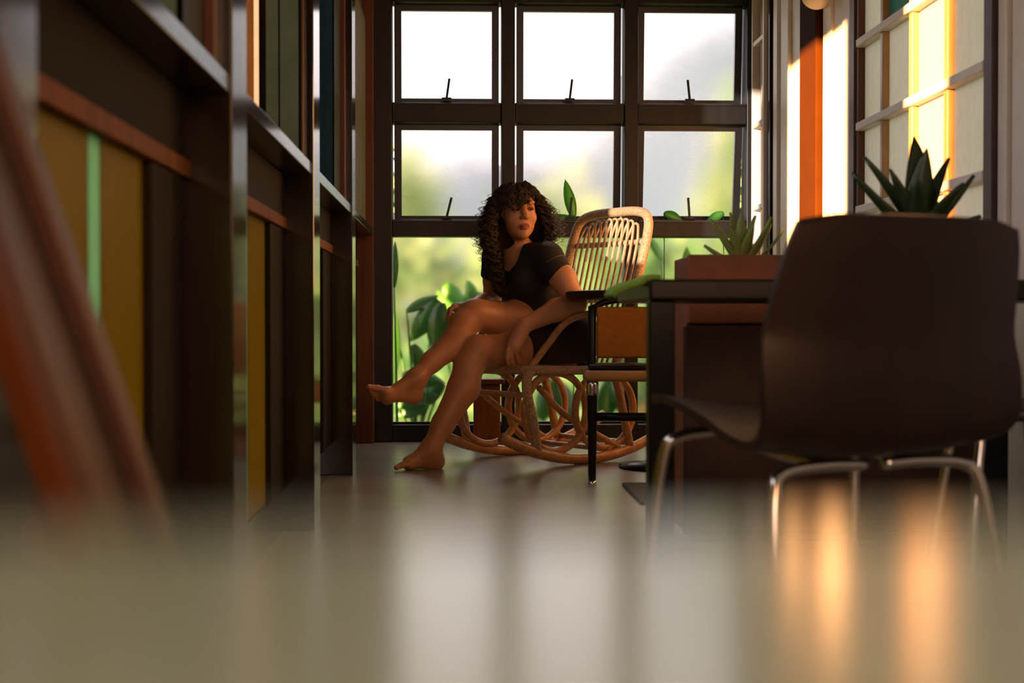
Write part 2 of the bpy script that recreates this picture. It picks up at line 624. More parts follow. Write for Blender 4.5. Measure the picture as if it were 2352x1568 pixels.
# left wall: varnished posts, recessed yellow panels below a sill, windows above
wl = thing('wall_left', (XL, 4.0, 0), 'long wall of varnished posts with yellow panels below a pale sill', kind='structure')
PY = [1.35, 2.75, 4.22, 5.70, 7.10]
for y in PY[:4]:
    box('post', -0.60, XL, y - 0.09, y + 0.09, 0, HC, M['varnish'], wl, 0.004)
box('wall_header', -0.60, -0.48, 1.26, 7.2, 2.1, HC, M['redwood'], wl, 0)
gap_end = [2.27, 3.98, 5.05, None]
for b in range(4):
    a, e = PY[b] + 0.09, PY[b + 1] - (0.09 if b < 3 else -0.03)
    box('sill', -0.62, XL - 0.006, a, e, 1.03, 1.066, M['varnish'], wl, 0.003)
    box('apron', -0.58, -0.505, a, e, 0.905, 1.03, M['apron'], wl, 0.002)
    box('panel_rail', -0.57, -0.497, a, e, 0.872, 0.905, M['railwood'], wl, 0.003)
    box('kick_board', -0.58, -0.51, a, e, 0.0, 0.12, M['varnish'], wl, 0.003)
    mid = (a + e) / 2
    box('panel', -0.535, XREC, a, mid - 0.035, 0.12, 0.872, M['yellow'], wl, 0)
    box('glass_strip', -0.535, XREC, mid - 0.032, mid + 0.032, 0.12, 0.872, M['strip'], wl, 0)
    box('panel', -0.535, XREC, mid + 0.035, e - 0.30, 0.12, 0.872, M['yellow'], wl, 0)
    box('panel_stile', -0.56, -0.505, e - 0.30, e, 0.12, 0.872, M['apron'], wl, 0.003)
    # window above the sill
    g0 = gap_end[b] if gap_end[b] else a
    ww = thing('window_%d' % (nwin + 1 + b), (-0.46, (g0 + e) / 2, 1.066), kind='structure')
    box('stile', -0.50, -0.445, e - 0.05, e, 1.066, 2.1, M['redwood'], ww, 0.002)
    box('stile', -0.50, -0.445, g0, g0 + 0.05, 1.066, 2.1, M['dull_glass'], ww, 0.002)
    box('pane', -0.475, -0.462, g0 + 0.05, e - 0.05, 1.066, 2.1, M['grey_glass'], ww, 0)
    if b == 2:
        mesh('sun_filter_pane', [(-0.47, a, 1.066), (-0.47, g0, 1.066), (-0.47, g0, 2.1), (-0.47, a, 2.1)], [(0, 1, 2, 3)], M['tinted'], ww)  # added pane, only there to weaken the sunbeam through this opening
    if gap_end[b]:
        # casement leaf swung open to the outside
        box('open_leaf_stile', -0.535, -0.50, g0 - 0.005, g0 + 0.03, 1.08, 2.08, M['dull_glass'], ww, 0.002)
        box('open_leaf_stile', -0.90, -0.62, g0 - 0.005, g0 + 0.03, 1.08, 2.08, M['leafwood'], ww, 0.002)
        box('sun_line_strip', -0.567, -0.553, g0 - 0.014, g0 - 0.006, 1.08, 2.08, M['sun_line'], ww, 0.001)  # thin pale strip painted in as the bright sunlit line
        box('open_leaf_pane', -0.62, -0.535, g0 + 0.008, g0 + 0.018, 1.08, 2.08, M['leafwood'], ww, 0)
box('corner_post', -0.60, -0.425, 7.06, 7.14, 0, HC, M['redwood'], wl, 0.003)
tag(box('wall_side', -0.95, -0.60, 1.20, 1.26, 0, HC, M['ceil'], bev=0), 'brown return wall beside the posts', kind='structure')
tag(box('wall_west', -0.95, -0.85, -3.2, 1.2, 0, HC, M['ceil'], bev=0), 'brown wall of the wider part of the room', kind='structure')
wr = thing('wall_rear', (0, -3.1, 0), 'wall behind the photographer', kind='structure')
for (x0, x1, z0, z1) in ((-0.95, -0.8, 0, HC), (1.4, 1.64, 0, HC), (-0.8, 1.4, 0, 1.3), (-0.8, 1.4, 2.8, HC)):
    box('wall_section', x0, x1, -3.2, -3.1, z0, z1, M['ceil'], wr, 0)

# right wall
wr2 = thing('wall_right', (XR, 4.0, 0), 'cream boarded wall with paned window on the right', kind='structure')
W0, W1 = 3.97, 5.28
box('wall_section', XR, XR + 0.14, -3.2, 2.6, 0, HC, M['cream'], wr2, 0)
box('wall_section', XR, XR + 0.14, 2.6, 7.2, 2.62, HC, M['cream'], wr2, 0)
box('wall_section', XR + 0.005, XR + 0.14, 2.6, 7.2, 0, 0.70, M['cream'], wr2, 0)
box('wall_section', XR + 0.03, XR + 0.14, 6.06, 6.84, 0.70, 2.62, M['cabinet'], wr2, 0)
box('wall_section', XR + 0.03, XR + 0.14, 5.3, 6.06, 0.70, 2.62, M['redwood'], wr2, 0)  # backing coloured dark so the board grooves look shadowed
box('wall_section', XR + 0.03, XR + 0.14, 2.6, 3.92, 0.70, 2.62, M['cream'], wr2, 0)
for (y0, y1, x, mm) in ((2.6, 3.25, 0.0, 'cream'), (3.26, 3.82, 0.0, 'cream'), (3.835, 3.895, -0.01, 'cream'), (3.90, 3.965, -0.025, 'cabinet'),
                        (5.30, 5.365, -0.02, 'redwood'), (5.385, 5.495, -0.012, 'cream'), (5.520, 5.640, -0.004, 'cream'), (5.665, 5.79, -0.012, 'cream'),
                        (6.11, 6.40, 0.005, 'cream'), (6.41, 6.49, -0.012, 'cream'), (6.515, 6.60, -0.002, 'cream'), (6.625, 6.70, -0.014, 'cream'),
                        (6.715, 6.76, -0.004, 'redwood'), (6.775, 6.83, -0.016, 'varnish')):
    box('board', XR + x, XR + 0.032, y0, y1, 0.705, 2.61, M[mm], wr2, 0.003)
tr = tag(box('trim_1', XR - 0.035, XR + 0.03, 5.815, 6.095, 0.0, HC, M['orange'], bev=0.006), 'orange painted pilaster between cream boards on right', kind='structure')

# paned opal window on the right wall
nwin += 5
w = thing('window_%d' % nwin, (XR, 4.6, 0.71), 'paned opal glass window glowing on the right wall', kind='structure')
cy = [W0 + (W1 - W0) * t for t in (0, 0.265, 0.525, 0.77, 1.0)]
zs = [0.71 + 0.31 * k for k in range(7)]
for k, z in enumerate(zs):
    box('muntin_rail', XR - 0.022, XR + 0.03, W0 + 0.01, W1 - 0.01, z - 0.015, z + 0.015, M['cream'], w, 0.004)
for k, y in enumerate(cy):
    for q in range(6):
        box('muntin', XR - 0.012, XR + 0.03, y - 0.016, y + 0.016, zs[q] + 0.015, zs[q + 1] - 0.015, M['ochre'] if k < 4 else M['redwood'], w, 0.004)
for i in range(4):
    for q in range(6):
        mm = M['opal_teal'] if (i == 2 and q == 3) else M['opal']
        box('pane', XR + 0.012, XR + 0.018, cy[i] + 0.016, cy[i + 1] - 0.016, zs[q] + 0.015, zs[q + 1] - 0.015, mm, w, 0)
box('head', XR - 0.02, XR + 0.05, W0 - 0.005, W1, 2.57 + 0.02, 2.625, M['cream'], w, 0.002)

# narrow laddered casement in the far right corner
nwin += 1
w = thing('window_%d' % nwin, (XR, 7.0, 0.7), 'narrow casement with pale glazing bars in the corner', kind='structure')
box('stile', XR - 0.03, XR + 0.02, 7.105, 7.13, 0.70, 2.62, M['cream'], w, 0.003)
box('stile', XR - 0.03, XR + 0.02, 6.84, 6.875, 0.70, 2.62, M['cream'], w, 0.003)
for k in range(5):
    z = 1.17 + 0.41 * (k - 1)
    box('glazing_bar', XR - 0.026, XR + 0.015, 6.875, 7.105, z - 0.012, z + 0.012, M['cream'], w, 0.003)
box('backing', XR + 0.02, XR + 0.06, 6.84, 7.14, 0.70, 2.62, M['cabinet'], w, 0)
box('inner_stile', XR - 0.01, XR + 0.02, 6.985, 7.0, 0.70, 2.62, M['ochre'], w, 0.002)

# globe wall lamp high on the right wall
gp = at(1877, -16, 5.72)
lamp = thing('wall_lamp', (XR, gp.y, gp.z), 'round white glass globe lamp at top of orange pilaster', 'lamp')
bm = bmesh.new()
bmesh.ops.create_uvsphere(bm, u_segments=28, v_segments=18, radius=0.066, matrix=Matrix.Translation(gp))
bm_obj('globe', bm, M['globe'], lamp, True)
tube('arm', [(XR - 0.01, gp.y, gp.z + 0.10), (XR - 0.05, gp.y, gp.z + 0.11), (gp.x, gp.y, gp.z + 0.10), (gp.x, gp.y, gp.z + 0.06)], 0.008, M['ochre'], lamp)
lathe('cap', [(0.03, 0.0), (0.028, 0.018), (0.012, 0.028)], (gp.x, gp.y, gp.z + 0.055), M['ochre'], lamp, 20)

# ------------------------------------------------------------------ outside
tag(box('ground', -80, 90, -40, 160, -0.45, -0.15, M['grass'], bev=0), 'green lawn outside the windows', kind='structure')
v, f = [], []
NX, NY = 70, 12
for j in range(NY):
    for i in range(NX):
        t = i / (NX - 1)
        X = -45 + 110 * t
        crest = 11.4 + 8.5 / (1 + math.exp(-(X - 9.3) / 1.2)) + 0.4 * math.sin(X * 0.31) + 0.3 * math.sin(X * 0.83 + 1)
        q = j / (NY - 1)
        v.append((X, 62 + 40 * q, -0.3 + crest * math.sin(q * math.pi / 2) + 0.5 * math.sin(X * 1.1 + j) * (q * (1 - q) * 3)))
for j in range(NY - 1):
    for i in range(NX - 1):
        f.append((j * NX + i, j * NX + i + 1, (j + 1) * NX + i + 1, (j + 1) * NX + i))
base = len(v)
for i in range(NX):
    v.append((v[(NY - 1) * NX + i][0], 130, -0.3))
for i in range(NX - 1):
    f.append(((NY - 1) * NX + i, (NY - 1) * NX + i + 1, base + i + 1, base + i))
tag(mesh('hill', v, f, M['hill'], None, True), 'blue grey wooded hill, haze in its colour, beyond the windows', kind='structure')


def bush(name, px, Y, zc, rx, rz, n, size, m, label, cat='bush', group=None):
    c = at(px, 735, Y)
    root = thing(name, (c.x, Y, -0.15), label, cat, group)
    v, f = [], []
    for k in range(n):
        th = random.uniform(0, 2 * math.pi)
        u = random.uniform(-0.9, 1)
        s = math.sqrt(1 - u * u)
        rr = random.uniform(0.6, 1.0) * (1 + 0.18 * math.sin(3 * th + u * 4) + 0.12 * math.sin(7 * th))
        p = Vector((c.x + rx * rr * s * math.cos(th), Y + rx * 0.7 * rr * s * math.sin(th), max(0.0, zc + rz * rr * u)))
        d = Vector((math.cos(th) * s + random.gauss(0, .5), math.sin(th) * s + random.gauss(0, .5), u + random.gauss(0, .5)))
        L = size * random.uniform(0.7, 1.3)
        d = d.normalized() if d.length > 0.01 else Vector((0, 0, 1))
        o_ = d.orthogonal().normalized()
        o_ = Matrix.Rotation(random.uniform(0, 6.3), 3, d) @ o_
        b0 = len(v)
        v += [p - d * L * .5, p + o_ * L * .22, p + d * L * .5, p - o_ * L * .22]
        f += [(b0, b0 + 1, b0 + 2, b0 + 3)]
    mesh('foliage', v, f, m, root)
    for k in range(4):
        e = Vector((c.x + random.uniform(-.5, .5) * rx, Y + random.uniform(-.3, .3) * rx, zc + rz * 0.4))
        tube('stem', [(c.x + 0.04 * k, Y, -0.15), (c.x + 0.3 * (e.x - c.x), Y, zc * 0.5), e], [0.03 + 0.01 * rx, 0.012], M['bark'], root, 6, 6)
    return root


bush('leafy_tree', 925, 16.0, 1.6, 0.45, 0.9, 900, 0.22, M['bush'], 'pale yellow green tree seen through leftmost middle pane', 'tree')
bush('leafy_tree', 1670, 15.0, 1.8, 0.65, 1.15, 1100, 0.22, M['bush'], 'yellow green tree seen through the right middle pane', 'tree')
bush('garden_bush', 1240, 14.0, 1.05, 0.75, 0.85, 900, 0.2, M['bush'], 'pale bush seen behind the seated woman', 'bush')
bush('garden_bush', 975, 11.5, 0.62, 0.66, 0.72, 1100, 0.17, M['bush'], 'sunlit yellow green bush beyond the low left pane', 'bush')
bush('garden_bush', 1440, 11.0, 0.55, 0.60, 0.75, 1000, 0.17, M['bush2'], 'green bush beyond the rocking chair back', 'bush')
bush('garden_bush', 1700, 13.2, 0.8, 0.8, 0.65, 1000, 0.18, M['bush2'], 'green bush behind the small agave plant', 'bush')
bush('garden_bush', 1120, 10.0, 0.10, 0.8, 0.42, 800, 0.14, M['bush2'], 'low green bush beneath the crossed legs of the woman', 'bush')


def broadleaf(name, base, leaves, m, label, cat='plant', group=None, stem=True):
    root = thing(name, base, label, cat, group)
    for (tx, ty, Yt, dx, dz, L, Wd, bend, mm) in leaves:
        b = at(tx, ty, Yt)
        d = Vector((dx, random.uniform(-.15, .15), dz))
        v, f = leaf_geo(b, d, Vector((random.uniform(-.2, .2), -1, 0.25)), L, Wd, bend, 0.22, 9, 0.9)
        mesh('leaf', v, f, mm or m, root, True)
        if stem:
            p = Vector(base)
            tube('stem', [p, p.lerp(b, 0.5) + Vector((0, 0, 0.06)), b], [0.009, 0.004], M['leaf'], root, 6, 6)
    return root


b0 = at(960, 735, 7.65)
broadleaf('broadleaf_plant', (b0.x, 7.65, -0.15), [
    (905, 720, 7.60, -0.05, -1, 0.42, 0.10, 0.1, None), (935, 715, 7.60, 0.85, 0.45, 0.20, 0.06, 0.2, None),
    (1010, 690, 7.60, -0.55, -0.75, 0.28, 0.11, 0.3, None), (1015, 695, 7.56, -0.15, -1, 0.25, 0.11, 0.2, None),
    (950, 790, 7.65, 0.4, -1, 0.20, 0.08, 0.3, None), (995, 730, 7.7, 0.2, -1, 0.22, 0.10, 0.2, 0),
    (925, 860, 7.6, 0.95, -0.15, 0.24, 0.09, 0.3, None), (910, 930, 7.6, 0.9, 0.25, 0.25, 0.08, 0.4, None),
    (985, 930, 7.6, -0.8, -0.2, 0.20, 0.08, 0.4, None), (1020, 880, 7.65, -0.6, -0.5, 0.2, 0.09, 0.4, None)],
    M['leaf'], 'dark green broadleaf plant pressed against the low left pane')
b0 = at(915, 735, 7.45)
broadleaf('upright_leaf_plant', (b0.x, 7.42, -0.15), [(906, 660, 7.42, 0.02, 1, 0.24, 0.045, 0.05, None)], M['leaf'],
          'single upright dark leaf at left edge of low pane')
b0 = at(1040, 735, 7.95)
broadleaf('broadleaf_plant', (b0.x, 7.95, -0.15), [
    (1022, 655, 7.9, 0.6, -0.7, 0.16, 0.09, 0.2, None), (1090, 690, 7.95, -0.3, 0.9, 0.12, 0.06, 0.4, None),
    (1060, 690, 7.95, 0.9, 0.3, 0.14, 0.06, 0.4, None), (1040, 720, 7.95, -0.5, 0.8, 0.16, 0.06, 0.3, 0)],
    M['leaf_bright'], 'mid green leafy plant just behind the crossed knee')
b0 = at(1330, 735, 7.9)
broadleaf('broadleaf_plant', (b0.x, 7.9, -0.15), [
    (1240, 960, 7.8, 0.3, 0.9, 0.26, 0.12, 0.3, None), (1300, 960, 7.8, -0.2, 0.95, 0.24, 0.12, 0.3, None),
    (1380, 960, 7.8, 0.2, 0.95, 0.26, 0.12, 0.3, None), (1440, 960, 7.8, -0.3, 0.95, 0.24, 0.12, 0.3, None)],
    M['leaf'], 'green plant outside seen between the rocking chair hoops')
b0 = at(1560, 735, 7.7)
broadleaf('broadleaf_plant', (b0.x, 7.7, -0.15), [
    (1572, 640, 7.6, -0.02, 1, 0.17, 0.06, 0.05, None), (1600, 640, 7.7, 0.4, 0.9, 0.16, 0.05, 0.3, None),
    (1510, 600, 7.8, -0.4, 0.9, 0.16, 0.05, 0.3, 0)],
    M['leaf_bright'], 'bright green plant outside left of the agave planter')
# leaves poking in through the gaps under the open sashes
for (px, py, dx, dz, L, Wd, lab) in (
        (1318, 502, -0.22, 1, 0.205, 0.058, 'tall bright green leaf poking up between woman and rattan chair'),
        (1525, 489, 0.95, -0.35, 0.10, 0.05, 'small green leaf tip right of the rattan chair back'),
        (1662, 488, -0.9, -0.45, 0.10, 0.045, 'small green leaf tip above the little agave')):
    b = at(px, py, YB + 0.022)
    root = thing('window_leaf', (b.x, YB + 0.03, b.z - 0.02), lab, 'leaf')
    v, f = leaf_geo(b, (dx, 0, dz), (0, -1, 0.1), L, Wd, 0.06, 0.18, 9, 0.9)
    mesh('blade', v, f, M['leaf_bright'], root, True)
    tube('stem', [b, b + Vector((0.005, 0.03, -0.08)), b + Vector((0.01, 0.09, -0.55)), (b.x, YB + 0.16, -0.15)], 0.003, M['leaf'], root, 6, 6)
    if px == 1318:
        v, f = leaf_geo(b + Vector((0.004, -0.004, 0.0)), (-1, 0, 0.08), (0, -1, 0.1), 0.13, 0.035, 0.05, 0.18, 9, 0.9)
        mesh('blade', v, f, M['leaf_bright'], root, True)
# ------------------------------------------------------------------ rattan rocking chair
CH = Vector((0.355, 6.20, 0))
YAW = math.radians(35)
CF = Vector((-math.cos(YAW), -math.sin(YAW), 0))
CS = Vector((math.sin(YAW), -math.cos(YAW), 0))


def cw(a, b, z):
    return CH + CF * a + CS * b + Vector((0, 0, z))


rc = thing('rocking_chair', tuple(CH), 'rattan rocking chair with looped cane back in front of windows', 'chair')
HB = 0.25


def rock_z(a):
    return 0.021 + (a + 0.06) ** 2 / 1.9


def back_a(z):
    return -0.22 - (z - 0.40) * 0.30


for sgn in (1, -1):
    b = HB * sgn
    tube('rocker', [cw(a, b, rock_z(a)) for a in (0.40, 0.33, 0.22, 0.08, -0.06, -0.2, -0.34, -0.48, -0.58)], 0.023, M['rattan'], rc, 5)
    tube('leg', [cw(0.20, b * 0.98, 0.405), cw(0.262, b, 0.385), cw(0.268, b, 0.31), cw(0.235, b, 0.18), cw(0.215, b, rock_z(0.215))], 0.021, M['rattan_wrap'], rc, 6)
    tube('leg', [cw(-0.20, b, 0.40), cw(-0.235, b, 0.30), cw(-0.30, b, rock_z(-0.30))], 0.019, M['rattan'], rc, 6)
    tube('armrest', [cw(back_a(0.63), b, 0.63), cw(-0.16, b * 1.04, 0.640), cw(-0.02, b * 1.06, 0.632), cw(0.08, b * 1.05, 0.595),
                     cw(0.16, b * 1.03, 0.515), cw(0.225, b, 0.44), cw(0.245, b * 0.97, 0.405)], 0.015, M['rattan'], rc, 6)
    for (ac, zc, ra, rz) in ((0.105, 0.225, 0.165, 0.165), (-0.165, 0.222, 0.165, 0.160)):
        pts = [cw(ac + ra * math.cos(t), b * 0.94, zc + rz * math.sin(t)) for t in [2 * math.pi * k / 14 for k in range(14)]]
        tube('side_hoop', pts, 0.0165, M['rattan'], rc, 4, 8, True)
    tube('brace', [cw(0.20, b * 0.97, 0.33), cw(0.03, b * 0.9, 0.20), cw(-0.24, b * 0.97, 0.06)], 0.014, M['rattan'], rc, 5)
tube('seat_rail', [cw(0.24, -HB, 0.405), cw(0.262, -0.12, 0.402), cw(0.265, 0, 0.400), cw(0.262, 0.12, 0.402), cw(0.24, HB, 0.405),
                   cw(0.1, HB * 1.02, 0.40), cw(-0.1, HB * 1.02, 0.398), cw(-0.22, HB, 0.402), cw(-0.235, 0, 0.40), cw(-0.22, -HB, 0.402),
                   cw(-0.1, -HB * 1.02, 0.398), cw(0.1, -HB * 1.02, 0.40)], 0.019, M['rattan_wrap'], rc, 5, 10, True)
for a in (0.26, -0.18, -0.3):
    z = rock_z(a) + 0.025 if a < 0.2 else 0.30
    tube('stretcher', [cw(a, -HB, z), cw(a, 0, z), cw(a, HB, z)], 0.012, M['rattan'], rc, 4)
for k in range(9):
    b = -0.20 + 0.05 * k
    tube('seat_cane', [cw(0.25, b, 0.405), cw(0.0, b, 0.392), cw(-0.22, b, 0.405)], 0.011, M['rattan_wrap'], rc, 4, 6)
# back hoop
TOP = 1.095
hoop = [cw(-0.21, HB, 0.40), cw(back_a(0.6), HB, 0.60), cw(back_a(0.8), HB * 1.02, 0.80), cw(back_a(0.98), HB * 1.02, 0.98),
        cw(back_a(1.06), HB * 0.92, 1.065), cw(back_a(TOP), HB * 0.6, TOP), cw(back_a(TOP) - 0.01, 0, TOP + 0.005),
        cw(back_a(TOP), -HB * 0.6, TOP), cw(back_a(1.06), -HB * 0.92, 1.065), cw(back_a(0.98), -HB * 1.02, 0.98),
        cw(back_a(0.8), -HB * 1.02, 0.80), cw(back_a(0.6), -HB, 0.60), cw(-0.21, -HB, 0.40)]
tube('back_hoop', hoop, 0.021, M['rattan_wrap'], rc, 7, 12)
for z in (0.955, 0.70):
    a = back_a(z) - 0.012
    tube('back_crossbar', [cw(a, -HB, z), cw(a - 0.012, 0, z), cw(a, HB, z)], 0.013, M['rattan_wrap'], rc, 5)
nr = 11
bs = [-0.205 + 0.41 * k / nr for k in range(nr + 1)]


def rod_base(b):
    return [cw(-0.212, b * 0.92, 0.41), cw(back_a(0.62), b * 0.95, 0.62), cw(back_a(0.8), b, 0.80), cw(back_a(0.955) + 0.006, b, 0.955)]


for k in range(nr - 1):
    bl, br = bs[k], bs[k + 2]
    bm_ = (bl + br) / 2
    zt = 1.068 - 0.05 * abs(bm_ / 0.2) ** 3
    arch = [cw(back_a(zt - 0.04), bl + 0.003, zt - 0.04), cw(back_a(zt - 0.008), bl + (br - bl) * 0.2, zt - 0.008), cw(back_a(zt) + 0.008, (bl + br) / 2, zt), cw(back_a(zt - 0.008) + 0.012, br - (br - bl) * 0.2, zt - 0.008), cw(back_a(zt - 0.04) + 0.012, br - 0.003, zt - 0.04)]
    pts = rod_base(bl) + arch + [cw(back_a(0.955) + 0.006, br, 0.955), cw(back_a(0.88), br, 0.88)]
    tube('back_rod', pts, 0.0058, M['cane'], rc, 5, 6)
for b in bs[-2:]:
    tube('back_rod', rod_base(b), 0.0058, M['cane'], rc, 5, 6)

# short brown timber post behind the chair
pp = at(1118, 735, 6.95)
st = thing('wooden_stool', (pp.x, 6.95, 0), 'short red brown wooden stand behind the rocking chair hoops', 'stand')
box('column', pp.x - 0.065, pp.x + 0.065, 6.89, 7.02, 0.03, 0.30, M['railwood'], st, 0.006)
box('foot', pp.x - 0.085, pp.x + 0.085, 6.87, 7.04, 0.0, 0.03, M['redwood'], st, 0.006)
box('top', pp.x - 0.085, pp.x + 0.085, 6.87, 7.04, 0.30, 0.325, M['redwood'], st, 0.006)

# ------------------------------------------------------------------ tan leather dining chair
DC = Vector((0.655, 5.36, 0))
dc = thing('dining_chair', tuple(DC), 'black framed chair with tan leather back beside the rocking chair', 'chair')
ang = math.radians(-6)
RZ = Matrix.Rotation(ang, 3, 'Z')


def dw(x, y, z):
    return DC + RZ @ Vector((x, y, 0)) + Vector((0, 0, z))


def dbox(name, x0, x1, y0, y1, z0, z1, m, bev=0.004, tiltx=0.0, par=None):
    bm = bmesh.new()
    c = dw((x0 + x1) / 2, (y0 + y1) / 2, (z0 + z1) / 2)
    add_box(bm, c, (x1 - x0, y1 - y0, z1 - z0), RZ @ Matrix.Rotation(tiltx, 3, 'X'), bev, 3)
    return bm_obj(name, bm, m, par or dc)


for (x, y) in ((-0.15, -0.17), (0.15, -0.17)):
    lg = tube('leg', [dw(x, y, 0.385), dw(x, y, 0.2), dw(x, y, 0.012)], [0.021, 0.013], M['black'], dc, 6)
    lathe('ferrule', [(0.023, 0), (0.024, 0.01), (0.024, 0.04), (0.022, 0.05)], dw(x, y, 0.335), M['chrome'], lg, 16)
    lathe('foot_cap', [(0.014, 0), (0.016, 0.006), (0.015, 0.02)], dw(x, y, 0.0), M['chrome'], lg, 16)
for x in (-0.155, 0.155):
    tube('leg', [dw(x, 0.19, 0.665), dw(x, 0.17, 0.42), dw(x, 0.19, 0.2), dw(x, 0.21, 0.0)], 0.016, M['black'], dc, 6)
    tube('stretcher', [dw(x, -0.165, 0.245), dw(x, 0.185, 0.245)], 0.012, M['black'], dc, 3)
tube('stretcher', [dw(-0.15, -0.17, 0.255), dw(0.15, -0.17, 0.255)], 0.016, M['black'], dc, 3)
dbox('seat', -0.185, 0.185, -0.20, 0.20, 0.385, 0.425, M['ochre'], 0.016)
dbox('seat_pad', -0.165, 0.165, -0.17, 0.15, 0.425, 0.445, M['black'], 0.01)
dbox('backrest', -0.138, 0.150, 0.155, 0.18, 0.462, 0.662, M['leather'], 0.01, -0.05)
tube('top_rail', [dw(-0.155, 0.19, 0.655), dw(-0.1, 0.205, 0.682), dw(0, 0.21, 0.692), dw(0.1, 0.205, 0.682), dw(0.155, 0.19, 0.655)], 0.013, M['black'], dc, 5)

# round dark table behind it
RT = Vector((0.86, 5.86, 0))
rt = thing('round_table', tuple(RT), 'round dark wooden table at elbow height beside the woman', 'table')
lathe('tabletop', [(0.38, 0.0), (0.415, 0.010), (0.422, 0.02), (0.42, 0.030), (0.41, 0.034)], RT + Vector((0, 0, 0.695)), M['frame'], rt, 48)
lathe('pedestal', [(0.035, 0.0), (0.03, 0.1), (0.03, 0.6), (0.06, 0.675)], RT + Vector((0, 0, 0.02)), M['black'], rt, 20)
lathe('base', [(0.20, 0.0), (0.20, 0.012), (0.05, 0.03)], RT, M['black'], rt, 32)

# ------------------------------------------------------------------ black table, planter, plants
bt = thing('black_table', (0.92, 3.3, 0), 'black rectangular table with square legs behind dark shell chair', 'table')
tx0 = at(1492, 735, 3.0).x
box('tabletop', tx0, 1.42, 3.0, 3.62, 0.652, 0.697, M['black'], bt, 0.006)
for (x, y) in ((tx0 + 0.03, 3.05), (1.36, 3.05), (tx0 + 0.105, 3.57), (1.36, 3.57)):
    box('leg', x - 0.028, x + 0.028, y - 0.028, y + 0.028, 0.0, 0.652, M['black'], bt, 0.004)

px0 = at(1552, 735, 4.10).x
pb = thing('planter_box', (1.05, 4.0, 0), 'long red brown planter trough behind the black table', 'planter')
box('front_board', px0, 1.44, 3.88, 3.91, 0.60, 0.790, M['planter'], pb, 0.006)
box('front_board', px0 - 0.01, 1.44, 3.885, 3.91, 0.30, 0.597, M['cabinet'], pb, 0.006)
box('front_board', px0 - 0.01, 1.44, 3.885, 3.91, 0.02, 0.297, M['cabinet'], pb, 0.006)
box('end_board', px0, px0 + 0.03, 3.91, 4.10, 0.02, 0.785, M['planter'], pb, 0.004)
box('end_board', 1.41, 1.44, 3.91, 4.10, 0.02, 0.785, M['planter'], pb, 0.004)
box('back_board', px0, 1.44, 4.10, 4.13, 0.02, 0.785, M['planter'], pb, 0.004)
box('soil', px0 + 0.03, 1.41, 3.91, 4.10, 0.70, 0.755, M['soil'], pb, 0)
box('base_board', px0 + 0.02, 1.42, 3.90, 4.11, 0.0, 0.02, M['cabinet'], pb, 0)


def agave(name, base, leaves, m, label, pot=None):
    root = thing(name, base, label, 'plant')
    B = Vector(base)
    if pot:
        lathe('pot', pot, B, M['cabinet'], root, 28)
        B = B + Vector((0, 0, pot[-1][1] - 0.01))
    for (az, el, L, Wd, bend) in leaves:
        a, e = math.radians(az), math.radians(el)
        d = Vector((math.cos(a) * math.cos(e), math.sin(a) * math.cos(e), math.sin(e)))
        up = Vector((-math.cos(a) * math.sin(e), -math.sin(a) * math.sin(e), math.cos(e)))
        v, f = leaf_geo(B + d * 0.004, d, up, L, Wd, bend, 0.5, 9, 0.62, 0.006)
        mesh('leaf', v, f, m, root, True)
    return root


ag = at(1702, 600, 4.0)
agave('agave_plant', (ag.x, 4.0, 0.755), [
    (200, 52, 0.165, 0.034, -0.1), (120, 75, 0.165, 0.044, 0.0), (260, 80, 0.160, 0.046, 0.0), (20, 74, 0.155, 0.040, 0.0), (330, 48, 0.165, 0.030, -0.35),
    (150, 60, 0.15, 0.036, 0.0), (170, 28, 0.12, 0.034, -0.2), (290, 62, 0.135, 0.040, 0.0), (60, 60, 0.135, 0.036, 0.0), (230, 62, 0.13, 0.040, 0.0),
    (5, 44, 0.155, 0.026, -0.4), (350, 28, 0.16, 0.009, -0.5)], M['agave'], 'small green agave rosette in the red brown planter trough')
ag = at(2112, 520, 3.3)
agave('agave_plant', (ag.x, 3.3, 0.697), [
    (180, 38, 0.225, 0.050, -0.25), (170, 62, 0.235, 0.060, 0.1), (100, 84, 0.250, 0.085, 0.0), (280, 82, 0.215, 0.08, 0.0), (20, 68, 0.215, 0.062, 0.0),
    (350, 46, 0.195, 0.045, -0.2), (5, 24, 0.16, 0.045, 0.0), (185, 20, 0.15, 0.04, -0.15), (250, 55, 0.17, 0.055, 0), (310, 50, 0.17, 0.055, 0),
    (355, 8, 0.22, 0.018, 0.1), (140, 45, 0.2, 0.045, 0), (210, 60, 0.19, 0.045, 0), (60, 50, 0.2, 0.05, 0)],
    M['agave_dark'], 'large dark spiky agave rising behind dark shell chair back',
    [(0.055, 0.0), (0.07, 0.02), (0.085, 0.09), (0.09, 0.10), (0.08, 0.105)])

# green cloth hanging over the table end
nk = thing('green_cloth', (tx0 - 0.02, 3.12, 0.70), 'blurred green cloth at the left end of the black table', 'cloth')
v, f = [], []
prof = [(0.03, 0.703), (0.02, 0.705), (0.01, 0.706), (-0.004, 0.704), (-0.014, 0.698), (-0.045, 0.690), (-0.072, 0.678), (-0.08, 0.664)]
for i in range(9):
    y = 3.03 + 0.13 * i / 8
    for (dx, z) in prof:
        v.append((tx0 + dx, y, z + 0.004 * math.sin(i * 1.3 + dx * 40)))
for i in range(8):
    for k in range(len(prof) - 1):
        n_ = len(prof)
        f.append((i * n_ + k, i * n_ + k + 1, (i + 1) * n_ + k + 1, (i + 1) * n_ + k))
cl = mesh('fold', v, f, M['napkin'], nk, True)
sm = cl.modifiers.new('thick', 'SOLIDIFY')
sm.thickness = 0.012
sm.offset = 1

